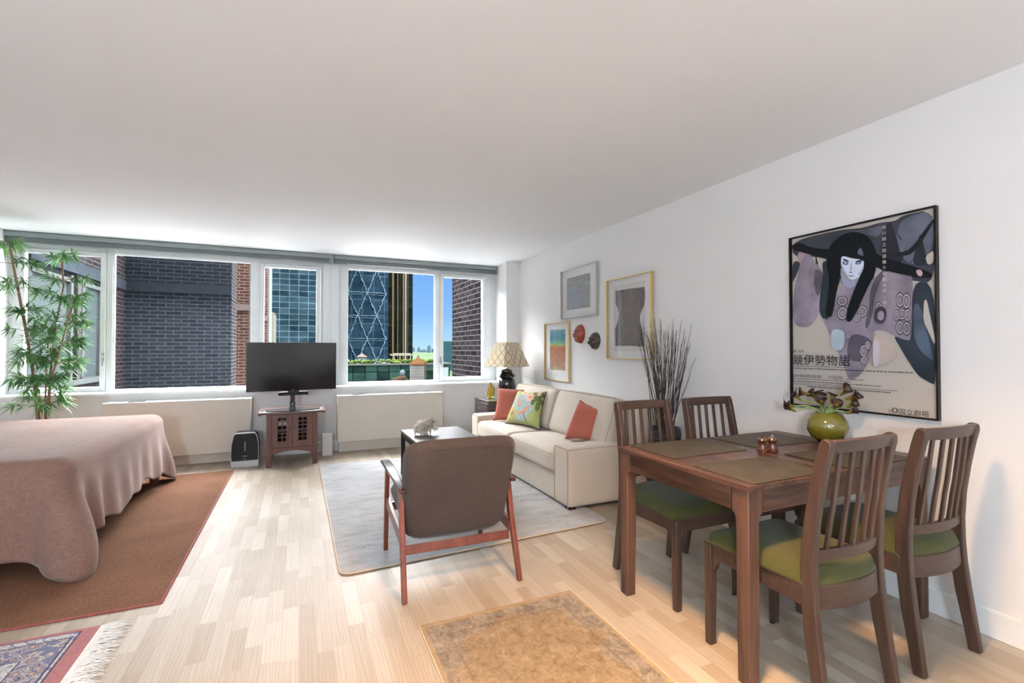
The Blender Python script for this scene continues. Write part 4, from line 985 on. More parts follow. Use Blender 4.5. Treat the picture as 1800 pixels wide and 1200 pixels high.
def sofa():
    o = Vector((SX0, SY0, .0)); t = thing('sofa', 'cream fabric two-seat sofa with wide low arms standing against the right wall', 'sofa', o)
    def S(m): return m.map(lambda v: v-o)
    for y0, y1 in ((SY0, SY0+.235), (SY1-.235, SY1)):
        ob = weld(S(soft_box(MB(), SX0, SX1-.01, y0, y1, .028, .487, .035, .006)).build('arm', 'sofa_fabric', t, smooth='all'))
        pts = [(SX0+.004, yy, zz_) for yy, zz_ in ((y0+.012, .03), (y0+.012, .455), (y0+.03, .478), (y1-.03, .478), (y1-.012, .455), (y1-.012, .03))]
        S(MB().tube(pts, .004, 6)).build('piping', 'sofa_piping', ob, smooth=True)
        for yy in (y0+.010, y1-.010): S(MB().tube([(SX0+.01, yy, .474), (SX1-.05, yy, .474)], .0036, 6)).build('piping', 'sofa_piping', ob, smooth=True)
    S(MB().box(SX0+.025, SX1-.01, SY0+.235, SY1-.235, .028, .262)).build('base_skirt', 'sofa_fabric', t, bevel=.008)
    weld(S(soft_box(MB(), 2.545, SX1, SY0+.01, SY1-.01, .05, .790, .04)).build('back_frame', 'sofa_fabric', t, smooth='all'))
    ym = 4.335
    for y0, y1 in ((SY0+.24, ym), (ym, SY1-.24)):
        ob = weld(S(soft_box(MB(), SX0-.02, 2.50, y0, y1, .250, .428, .048, .022)).build('seat_cushion', 'sofa_fabric', t, smooth='all'))
        S(MB().tube([(SX0-.012, y0+.02, .402), (SX0-.012, y1-.02, .402)], .004, 6)).build('piping', 'sofa_piping', ob, smooth=True)
        S(MB().tube([(SX0-.012, y0+.02, .275), (SX0-.012, y1-.02, .275)], .004, 6)).build('piping', 'sofa_piping', ob, smooth=True)
    for y0, y1 in ((SY0+.10, ym-.04), (ym-.02, SY1-.16)):
        cor_b = [(2.262, y1), (2.262, y0)]
        m = soft_box(MB(), -.085, .085, y0, y1, .0, .43, .05, .012, puff=.035)
        a = R(19); m.map(lambda v: Vector((2.355+(v.x)*math.cos(a)+v.z*math.sin(a), v.y, .422-v.x*math.sin(a)+v.z*math.cos(a))))
        ob = weld(S(m).build('back_cushion', 'sofa_fabric', t, smooth='all'))
        def P(x, y, z): return Vector((2.355+x*math.cos(a)+z*math.sin(a), y, .422-x*math.sin(a)+z*math.cos(a)))
        for xx in (-.072, .072):
            S(MB().tube([P(xx, y0+.012, .03), P(xx, y0+.012, .39), P(xx, y0+.03, .420), P(xx, y1-.03, .420), P(xx, y1-.012, .39), P(xx, y1-.012, .03)], .0036, 6)).build('piping', 'sofa_piping', ob, smooth=True)
    for x in (SX0+.05, SX1-.07):
        for y in (SY0+.05, SY1-.05): S(MB().box(x-.03, x+.03, y-.03, y+.03, 0.013, .035)).build('foot', 'black_matte', t)
sofa()
def throw(name, lab, cor, th, mt, edge_mt, decor=None):
    c = sum((Vector(p) for p in cor), Vector())/4; m, edge = cushion_mesh(cor, th); m.map(lambda v: v-c)
    t = thing(name, lab, 'cushion', c, 0, 'throw cushions on the sofa')
    ob = weld(m.build('cover', mt, t, smooth='all'))
    MB().tube([p-c for p in edge], .0045, 6, cap=False).build('piping', edge_mt, t, smooth=True)
    return t
# embroidered cover: petals and patches on a green ground
t = NT('embroidered_cover'); uv = t.co('UV'); sp = t.n('SeparateXYZ'); t.l(uv, sp.inputs[0])
nz = t.noise(t.co(), 120, 2, .6); nn = t.noise(t.co(), 16, 3)
col = t.ramp(nz, [(.35, (.27, .31, .10)), (.6, (.42, .45, .17))])
def blob(col, cx, cy, rx, ry, c, soft=.12, petals=0, ang=0.0):
    dx = t.math('SUBTRACT', sp.outputs[0], cx); dy = t.math('SUBTRACT', sp.outputs[1], cy)
    ca, sa = math.cos(ang), math.sin(ang)
    ex = t.math('DIVIDE', t.math('ADD', t.math('MULTIPLY', dx, ca), t.math('MULTIPLY', dy, sa)), rx); ey = t.math('DIVIDE', t.math('SUBTRACT', t.math('MULTIPLY', dy, ca), t.math('MULTIPLY', dx, sa)), ry)
    d = t.math('SQRT', t.math('ADD', t.math('MULTIPLY', ex, ex), t.math('MULTIPLY', ey, ey)))
    if petals: d = t.math('ADD', d, t.math('MULTIPLY', t.math('COSINE', t.math('MULTIPLY', t.math('ARCTAN2', ey, ex), petals)), .28))
    d = t.math('ADD', d, t.math('MULTIPLY', t.math('SUBTRACT', nn, .5), .7))
    return t.mix(t.math('LESS_THAN', d, 1.0), col, c)
blue = t.ramp(nz, [(.40, (.20, .30, .26)), (.5, (.30, .42, .44)), (.6, (.48, .55, .52))])
col = blob(col, .42, .48, .34, .40, blue)
col = blob(col, .80, .78, .20, .19, (.11, .13, .045), petals=5); col = blob(col, .90, .55, .07, .15, (.14, .16, .05))
col = blob(col, .20, .26, .15, .19, (.44, .36, .14), petals=7); col = blob(col, .20, .26, .05, .06, (.26, .20, .07))
for cx, cy, r in ((.62, .76, .12), (.40, .90, .10), (.86, .88, .06)): col = blob(col, cx, cy, r, r, (.70, .44, .30), petals=8); col = blob(col, cx, cy, r*.4, r*.4, (.55, .24, .15))
for cx, cy, rx, ry, a in ((.30, .62, .045, .12, .2), (.33, .52, .05, .07, 0), (.58, .40, .05, .14, -.5), (.47, .30, .10, .05, .5)): col = blob(col, cx, cy, rx, ry, (.56, .27, .17), ang=a)
col = blob(col, .60, .20, .011, .17, (.16, .05, .04), ang=.55)
t.set(col, .9, 0, .1, 0, .2); t.bump(nz, .4, .002)
throw('throw_cushion', 'terracotta red cushion at the far end of the sofa behind the embroidered one', [(2.00, 5.06, .445), (2.30, 4.86, .440), (2.43, 5.02, .790), (2.13, 5.25, .800)], .065, 'cushion_red', 'cushion_red')
throw('throw_cushion', 'green embroidered cushion with pink flowers and blue centre on the sofa', [(2.045, 4.820, .445), (2.225, 4.330, .440), (2.375, 4.475, .805), (2.260, 4.930, .790)], .060, 'embroidered_cover', 'cushion_dark_edge')
throw('throw_cushion', 'terracotta red cushion leaning in the near corner of the sofa by the arm', [(2.185, 3.77, .443), (2.31, 3.49, .462), (2.415, 3.475, .735), (2.300, 3.69, .800)], .075, 'cushion_red', 'cushion_red')

# ---------------------------------------------------------------- side cabinet, lamp, glass drop
def side():
    t = thing('side_table', 'small dark brown side cabinet with a drawer behind the sofa arm', 'side table', (2.335, 5.765, 0)); a, b = .215, .255; z = .615
    MB().box(-a+.006, a, -b, b, .02, z-.022).build('body', 'dark_wood', t, bevel=.002)
    MB().box(-a-.004, a, -b-.006, b+.004, z-.022, z).build('top', 'dark_wood', t, bevel=.002)
    for k, (z0, z1) in enumerate(((.425, .580), (.24, .415), (.055, .23))):
        d = MB().box(-a-.006, -a+.006, -b+.02, b-.02, z0, z1).build('drawer', 'dark_wood', t, bevel=.002)
        MB().lathe([(.004, 0), (.004, .012), (.010, .016), (.010, .022), (0, .024)], 12).map(lambda v: Vector((-a-.006-v.z, v.y, v.x+(z0+z1)/2))).build('drawer_knob', 'chrome', d, smooth=True)
side()
def lamp():
    x, y = 2.445, 5.70; t = thing('table_lamp', 'black ceramic table lamp with beige lattice-patterned shade on the side cabinet', 'lamp', (x, y, .615))
    MB().lathe([(.060, 0), (.068, .006), (.066, .014), (.082, .045), (.099, .11), (.106, .17), (.103, .225), (.092, .255), (.084, .262), (.090, .270), (.104, .285), (.106, .300), (.096, .318), (.078, .332), (.070, .340), (.078, .352), (.080, .360), (.058, .374), (.030, .384), (.012, .390), (0, .392)], 40).build('lamp_base', 'black_gloss', t, smooth=True)
    for k in range(4):
        a = R(25+90*k); d = Vector((math.cos(a), math.sin(a), 0)); MB().tube([d*.098+Vector((0, 0, .305)), d*.122+Vector((0, 0, .315)), d*.124+Vector((0, 0, .292)), d*.104+Vector((0, 0, .282))], .007, 8).build('handle', 'black_gloss', t, smooth=True)
    m = MB()
    for k in range(8):
        a = R(45*k+10); d = Vector((math.cos(a), math.sin(a), 0)); m.tube([d*.068+Vector((0, 0, .02)), d*.092+Vector((0, 0, .07)), d*.108+Vector((0, 0, .16)), d*.098+Vector((0, 0, .245))], .0045, 6)
    m.build('relief_ribs', 'black_gloss', t, smooth=True)
    MB().tube([(0, 0, .38), (0, 0, .735)], .005, 8).build('lamp_stem', 'brass', t)
    MB().lathe([(.006, .735), (.009, .742), (.004, .752), (.008, .758), (0, .768)], 14).build('finial', 'brass', t, smooth=True)
    # panelled shade: square plan with cut corners, open above and below
    z0, z1 = .420, .722; r0, r1 = .262, .137
    def oc(r): c = r*.70; q = r*.97; return [(q, -c), (q, c), (c, q), (-c, q), (-q, c), (-q, -c), (-c, -q), (c, -q)]
    p0, p1 = oc(r0*.93), oc(r1*.93); m = MB(); n = 8; rot = R(24)
    ro = lambda p: (p[0]*math.cos(rot)-p[1]*math.sin(rot), p[0]*math.sin(rot)+p[1]*math.cos(rot))
    acc = 0
    for k in range(n):
        a0, a1, b0, b1 = ro(p0[k]), ro(p0[(k+1) % n]), ro(p1[k]), ro(p1[(k+1) % n]); w_ = math.dist(a0, a1)/(math.dist(p0[0], p0[1])*4+math.dist(p0[1], p0[2])*4)
        m.add([(*a0, z0), (*a1, z0), (*b1, z1), (*b0, z1)], [(0, 1, 2, 3)], 0, [(acc, 0), (acc+w_, 0), (acc+w_, 1), (acc, 1)]); acc += w_
    m.build('lamp_shade', 'lamp_shade_cloth', t, solid=.0025)
    for p, z in ((p0, z0), (p1, z1)): MB().tube([(*ro(q), z) for q in p+p[:1]], .0035, 6, cap=False).build('shade_trim', 'sofa_piping', t)
    MB().tube([(*ro((-r1*.9, 0)), z1-.01), (0, 0, z1+.008), (*ro((r1*.9, 0)), z1-.01)], .002, 6).build('shade_harp', 'brass', t)
lamp()
def drop():
    t = thing('glass_sculpture', 'amber and green glass teardrop sculpture on the side cabinet', 'sculpture', (2.255, 5.80, .615))
    def f(u, v):
        a = u*2*math.pi; r = .052*math.sin(math.pi*v**.85)**.75*(1-.25*v) if 0 < v < 1 else 0; r = r+.022*(1-v)**4
        tw = v*1.6; return (r*math.cos(a+tw)*1.0+.014*math.sin(v*3.1), r*.6*math.sin(a+tw), .008+v*.205)
    MB().grid(f, 40, 30).build('glass_drop', 'glass_amber_green', t, smooth='all')
    MB().tube([f(.62+.35*k/14, k/14) for k in range(15)], [.002+.006*math.sin(math.pi*k/14) for k in range(15)], 8).build('amber_swirl', 'amber_glass', t, smooth='all')
    MB().box(-.045, .045, -.03, .03, 0, .008).build('glass_base', 'tv_base_glass', t, bevel=.002)
plain('amber_glass', (.55, .20, .03), .08, coat=.6)
drop()

# ---------------------------------------------------------------- television and its cabinet
def cabinet():
    t = thing('media_cabinet', 'small reddish wooden cabinet with lattice doors under the television', 'cabinet', (-.075, 5.93, 0))
    o = Vector((-.075, 5.93, 0))
    MB().box(-.328, .328, -.285, .245, .565, .587).build('top', 'cabinet_top_wood', t, bevel=.003)
    for s in (-1, 1):
        MB().box(s*.327, s*.300, -.20, .24, .545, .565).build('top_cleat', 'cabinet_top_wood', t, bevel=.002)
        for y in (-.23, .19): MB().box(s*.253, s*.203, y, y+.045, 0, .565).build('leg', 'cabinet_wood', t, bevel=.003)
        MB().box(s*.243, s*.231, -.185, .19, .17, .56).build('side_panel', 'cabinet_wood', t)
    MB().box(-.203, .203, .21, .22, .17, .56).build('back_panel', 'dark_void', t)
    MB().box(-.203, .203, -.215, .21, .185, .197).build('bottom_panel', 'cabinet_wood', t)
    MB().box(-.203, .203, -.17, .20, .36, .370).build('inner_shelf', 'dark_wood', t)
    MB().box(-.203, .203, -.222, -.20, .553, .565).build('top_rail', 'cabinet_wood', t)
    arch = [(-.203, .197), (.203, .197), (.203, .125)]+[(lerp(.18, -.18, i/12), .128+.035*math.sin(math.pi*i/12)**.7) for i in range(13)]+[(-.203, .125)]
    MB().prism(arch, 'y', -.222, -.202).build('arched_apron', 'cabinet_wood', t, bevel=.002)
    for s in (-1, 1):
        x0, x1 = (-.201, -.002) if s < 0 else (.002, .201); cx = (x0+x1)/2; gx0, gx1, gz0, gz1 = cx-.042, cx+.042, .268, .516; y0, y1 = -.226, -.208
        m = MB(); m.box(x0, gx0, y0, y1, .200, .551); m.box(gx1, x1, y0, y1, .200, .551); m.box(gx0, gx1, y0, y1, .200, gz0); m.box(gx0, gx1, y0, y1, gz1, .551)
        m.box(cx-.005, cx+.005, y0, y1, gz0, gz1)
        for k in range(1, 6): z = lerp(gz0, gz1, k/6); m.box(gx0, gx1, y0, y1, z-.005, z+.005)
        d = m.build('door', 'cabinet_wood', t)
        hx = -s*-.001+(-.026 if s < 0 else .026); m = MB(); m.lathe([(.013, 0), (.014, .004), (0, .006)], 14).map(lambda v: Vector((v.x+hx, -.226-v.z, v.y+.418)))
        m.tube([(hx, -.232, .412), (hx, -.236, .395), (hx, -.233, .378)], [.004, .003, .006], 8); m.build('door_pull', 'aged_bronze', d, smooth=True)
    o2 = MB().box(-.06, .03, -.05, .06, 0, .022).build('white_box', 'router_white', None, loc=(-.17, 5.80, .472)); o2.location = (-.155, 5.82, .4255)
    o2.scale = (1, 1, 2.4); tag(o2, 'small white box glimpsed through the left lattice door of the cabinet', 'box')
cabinet()
def tv():
    x0, y0, x1, y1 = -.523, 5.755, .378, 5.90; L = math.dist((x0, y0), (x1, y1)); rz = math.atan2(y1-y0, x1-x0)
    t = thing('television', 'black flat-screen television on a swivel stand above the lattice cabinet', 'television', ((x0+x1)/2, (y0+y1)/2, .587), rz)
    h = L/2; zb, zt = .213, .742
    MB().box(-h, h, .0, .018, zb, zt).box(-h*.75, h*.75, .018, .055, zb+.03, zt-.12).build('housing', 'black_matte', t, bevel=.004)
    m = MB(); ring(m, -h, h, zb, zt, -h+.009, h-.009, zb+.018, zt-.009, -.006, .0); m.build('bezel', 'black_gloss', t, bevel=.001)
    MB().box(-h+.009, h-.009, -.002, .0, zb+.018, zt-.009).build('screen', 'tv_screen', t)
    MB().box(-.018, .012, -.0075, -.006, zb+.006, zb+.011).build('logo_plate', 'chrome', t)
    MB().box(h-.06, h-.045, -.010, -.004, zb-.006, zb+.002).build('sensor', 'black_gloss', t)
    MB().box(-.145, .155, -.02, .035, .160, .198).box(-.05, .06, -.01, .03, .198, .215).build('stand_crossbar', 'black_matte', t, bevel=.003)
    MB().lathe([(.036, .0), (.034, .02), (.030, .03), (.030, .075), (.026, .08), (.026, .17)], 24, (0, .02, .01)).build('stand_pole', 'black_gloss', t, smooth=True)
    MB().lathe([(.305, 0), (.312, .004), (.305, .009), (0, .010)], 56, (0, .0, 0), sy=.52).build('stand_base', 'tv_base_glass', t, smooth=True)
tv()
def purifier():
    t = thing('air_purifier', 'black and silver air purifier on the floor between radiator and cabinet', 'air purifier', (-.535, 5.93, 0), R(0))
    def prof(g, y=.0): return [(-.130+g, .0+g), (.130-g, .0+g), (.134-g, .10), (.130-g, .24), (.112-g, .335), (.090-g, .362-g), (-.090+g, .362-g), (-.112+g, .335), (-.130+g, .24), (-.134+g, .10)]
    MB().prism(prof(0), 'y', -.075, .085).build('housing', 'black_matte', t, bevel=.018, seg=4)
    MB().prism(prof(-.001), 'y', -.092, -.083).build('silver_rim', 'purifier_silver', t, bevel=.004)
    MB().prism([p for p in [(-.124, .068), (.124, .068), (.128, .12), (.124, .238), (.106, .330), (.086, .356), (-.086, .356), (-.106, .330), (-.124, .238), (-.128, .12)]], 'y', -.100, -.090).build('front_panel', 'black_matte', t, bevel=.005)
    MB().box(-.128, .128, -.098, -.088, .006, .064).build('lower_panel', 'purifier_silver', t, bevel=.004)
    MB().prism([(-.086, .326), (.086, .326), (.078, .352), (-.078, .352)], 'y', -.1, -.088).build('display_frame', 'purifier_silver', t, bevel=.003)
    MB().prism([(-.078, .330), (.078, .330), (.071, .348), (-.071, .348)], 'y', -.102, -.092).build('display', 'tv_base_glass', t)
    MB().box(-.003, .003, -.1015, -.0995, .17, .27).box(-.022, .022, -.1015, -.0995, .115, .119).box(-.009, .009, -.1015, -.0995, .083, .087).build('front_marks', 'purifier_silver', t)
purifier()
tag(MB().box(0, .112, 0, .045, 0, .262).build('router', 'router_white', None, loc=(.238, 6.045, 0), bevel=.006), 'upright white plastic router box on the floor right of the cabinet', 'router')

# ---------------------------------------------------------------- bamboo
def bamboo():
    t = thing('bamboo_plant', 'tall artificial-looking bamboo plant with green leaf tufts by the left window behind the bed', 'plant', (-2.25, 5.93, 0)); rnd = random.Random(21)
    MB().lathe([(.11, 0), (.15, .02), (.18, .30), (.185, .33), (.165, .33), (.16, .28), (0, .28)], 32).build('pot', 'pot_white', t, smooth=True)
    MB().lathe([(.16, .285), (.10, .30), (0, .305)], 24).build('soil', 'soil_dark', t, smooth=True)
    # stems given by measured points (x relative to the pot, height)
    stems = [([(.00, .28), (-.005, .60), (-.05, 1.10), (-.11, 1.55), (-.17, 1.90), (-.225, 2.22)], .016, [2.22, 2.05, 1.82, 1.60, 1.42, 1.15, .98], .0),
             ([(.05, .28), (.052, .60), (.075, 1.00), (.105, 1.45), (.155, 1.85), (.135, 2.14)], .013, [2.13, 1.92, 1.75, 1.55, 1.30, 1.10], .03),
             ([(.065, .28), (.068, .60), (.10, .95), (.18, 1.35), (.245, 1.68)], .012, [1.70, 1.50, 1.32, 1.12, .90], -.03),
             ([(.03, .28), (.035, .65), (.03, 1.2), (.05, 1.42)], .009, [1.42, 1.22, 1.00, .80], .05),
             ([(.0, .28), (.01, .6), (-.02, .95), (-.05, 1.20)], .008, [1.18, .95, .72], -.05)]
    def tuft(m, p, heading, n, L0):
        for k in range(n):
            a = heading+rnd.uniform(-1.45, 1.45); el = rnd.uniform(-.75, .75); L = L0*rnd.uniform(.75, 1.25); w_ = rnd.uniform(.0055, .0085)
            d = Vector((math.cos(a)*math.cos(el), math.sin(a)*math.cos(el)*.75, math.sin(el))).normalized(); sd = d.cross(Vector((rnd.uniform(-.4, .4), rnd.uniform(-.4, .4), 1))).normalized()
            q = []; ws = (.25, 1, .85, .45, .04); 
            for j, s in enumerate((0, .28, .55, .8, 1)):
                c = p+d*L*s+Vector((0, 0, -.28*L*s*s)); q += [c-sd*w_*ws[j], c+Vector((0, 0, -.0025))*(ws[j]), c+sd*w_*ws[j]]
            m.add(q, [(j*3+i, (j+1)*3+i, (j+1)*3+i+1, j*3+i+1) for j in range(4) for i in range(2)])
    for si, (pts, r, tufts, dy) in enumerate(stems):
        P = [Vector((x, dy+.02*math.sin(z*3+si), z)) for x, z in pts]; fine = []; rad = []
        for a, b in zip(P, P[1:]):
            for k in range(6): fine.append(a.lerp(b, k/6))
        fine.append(P[-1]); zt = P[-1].z
        for q in fine: rad.append(r*(1-.45*(q.z-.28)/(zt-.28))*(1.14 if (round(q.z*100) % 14) < 3 else 1))
        st = MB().tube(fine, rad, 10).build('stem', 'bamboo_stem', t, smooth=True)
        m = MB(); tw = MB()
        def at(z):
            for a, b in zip(P, P[1:]):
                if z <= b.z: return a.lerp(b, (z-a.z)/(b.z-a.z))
            return P[-1]
        for z in tufts:
            p = at(z); top = z > zt-.06
            for h in ([0, 1.3, 2.6, 3.9, 5.2] if top else [rnd.uniform(-.5, .5), math.pi+rnd.uniform(-.5, .5), rnd.uniform(3.8, 5.4), rnd.uniform(-1.2, .2)]):
                L = rnd.uniform(.07, .19) if not top else rnd.uniform(.02, .12); e = p+Vector((math.cos(h)*L, math.sin(h)*L*.6, rnd.uniform(-.01, .07)))
                if e.y > .22: e.y = .22
                tw.tube([p, p.lerp(e, .5)+Vector((0, 0, .012)), e], [.0035, .003, .002], 5)
                tuft(m, e, h, rnd.randint(15, 21), .118); tuft(m, p.lerp(e, .6), h, 8, .10)
        m.map(lambda v: Vector((max(v.x, -.42), min(v.y, .285 if v.z > .74 else .22), min(v.z, 2.44))))
        m.add(tw.v, tw.f, 1); m.build('foliage', ['bamboo_leaf', 'bamboo_stem'], t)
bamboo()

# ---------------------------------------------------------------- wicker vase with dry branches
def basket():
    x, y = 2.565, 2.90; t = thing('wicker_vase', 'dark woven wicker floor vase by the wall behind the dining chairs', 'vase', (x, y, 0)); H = .655
    MB().lathe([(.085, 0), (.110, .05), (.125, .25), (.122, .45), (.108, .58), (.112, .63), (.120, H), (.108, H), (.098, .60), (.09, .50), (0, .48)], 36).build('body', 'basket_weave', t, smooth=True)
    m = MB(); rnd = random.Random(9); N = 36
    for k in range(N):
        z = .012+k*(H-.02)/N
        def rr(z):
            pr = [(.085, 0), (.110, .05), (.125, .25), (.122, .45), (.108, .58), (.112, .63), (.120, .66)]
            for (a, za), (b, z2) in zip(pr, pr[1:]):
                if z <= z2: return lerp(a, b, (z-za)/(z2-za))
            return .12
        ph = rnd.uniform(0, 6); m.tube([((rr(z)+.003+.0035*math.sin(a*13+k*math.pi+ph))*math.cos(a), (rr(z)+.003+.0035*math.sin(a*13+k*math.pi+ph))*math.sin(a), z+.005*math.sin(a*2+ph)) for a in [2*math.pi*i/40 for i in range(41)]], .0085, 6, cap=False)
    m.build('woven_strands', 'basket_weave', t, smooth=True)
    for k in range(58):
        a = rnd.uniform(0, 2*math.pi); r0 = rnd.uniform(0, .07); b = Vector((r0*math.cos(a), r0*math.sin(a), .49)); up = rnd.gauss(0, .085)
        lat = rnd.choice((-1, 1))*abs(rnd.gauss(0, .085))
        if k < 5: lat = rnd.uniform(.14, .22)
        if 5 <= k < 10: lat = -rnd.uniform(.13, .19)
        top = rnd.uniform(1.28, 1.50) if k > 3 else rnd.uniform(1.15, 1.3)
        # spread mostly along the wall, never through it
        e = Vector((max(-.22, min(.165, lat*.55+rnd.uniform(-.06, .05))), -lat*.95+rnd.uniform(-.05, .05), top)); pts = []
        for i in range(15):
            s = i/14; pts.append(b.lerp(e, s)+Vector((rnd.uniform(-1, 1), rnd.uniform(-1, 1), 0))*.004*(s > 0))
        rad = [lerp(.0035, .0012, i/14)*(1.35 if i % 2 else 1) for i in range(15)]
        m = MB().tube(pts, rad, 5)
        for q in range(3):
            i = rnd.randint(8, 13); p = pts[i]; dd = (e-b).normalized()+Vector((rnd.uniform(-.35, .35), rnd.uniform(-.35, .35), 0)); m.tube([p, p+dd*rnd.uniform(.04, .09)], [.0012, .0006], 4)
        m.map(lambda v: Vector((min(v.x, .185), v.y, v.z)))
        o = m.build('dry_branch', 'twig_bark', None, loc=(x, y, 0)); tag(o, 'thin dark dry branch standing in the wicker vase', 'branch', 'dry branches in the wicker vase')
basket()

# ---------------------------------------------------------------- pictures
def picture(name, lab, y0, y1, z0, z1, dep, fr, fw, pr, art):
    """y0 > y1: left edge, right edge as seen; local x to the right, z up, y out of the wall is negative"""
    W, H = y0-y1, z1-z0; t = thing(name, lab, 'picture', (XR, (y0+y1)/2, z0), R(-90))
    # local +x -> world -y ; local -y -> world -x
    m = MB(); ring(m, -W/2, W/2, 0, H, -W/2+fw, W/2-fw, fw, H-fw, -dep, -.002); m.build('frame', fr, t, bevel=.001)
    MB().box(-W/2+fw, W/2-fw, -.010, -.002, fw, H-fw).build('mat_board', 'mat_board', t)
    MB().box(-W/2+fw, W/2-fw, -dep+.003, -dep+.005, fw, H-fw).build('picture_glass', 'picture_glass', t)
    m = MB(); a0, a1, b0, b1 = art
    if callable(pr): pr(m, W, H, t)
    else:
        m.add([(-W/2+a0, -.0112, b0), (-W/2+a1, -.0112, b0), (-W/2+a1, -.0112, b1), (-W/2+a0, -.0112, b1)], [(0, 1, 2, 3)], 0, [(0, 0), (1, 0), (1, 1), (0, 1)]); m.build('print', pr, t)
    return t
picture('framed_print', 'silver framed print with speckled teal square, the highest on the wall', 4.823, 4.098, 1.600, 2.152, .035, 'silver_frame', .007, 'print_teal', (.11, .59, .095, .455))
picture('framed_print', 'small gold framed print of a blue and orange landscape above the sofa end', 5.241, 4.655, .885, 1.568, .03, 'gold_frame', .008, 'print_landscape', (.125, .49, .125, .60))
def torso(m, W, H, t):
    P = [(.123,.652),(.319,.651),(.551,.641),(.555,.559),(.542,.48),(.488,.404),(.479,.343),(.518,.261),(.54,.2),(.547,.115),(.349,.123),(.12,.125),(.115,.286),(.161,.36),(.179,.424),(.153,.491),(.126,.526)]
    m.prism([(x-W/2, z) for x, z in P], 'y', -.0118, -.0105); m.build('print', 'print_torso', t)
    MB().box(-W/2+.09, W/2-.10, -.0107, -.0100, .075, .70).build('paper_sheet', 'paper_white', t)
plain('paper_white', (.70, .69, .67), .8, amt=.01)
picture('framed_print', 'large gold framed print of a speckled dark torso shape with curved sides', 3.920, 3.262, 1.162, 1.928, .035, 'gold_frame', .008, torso, (0, 0, 0, 0))
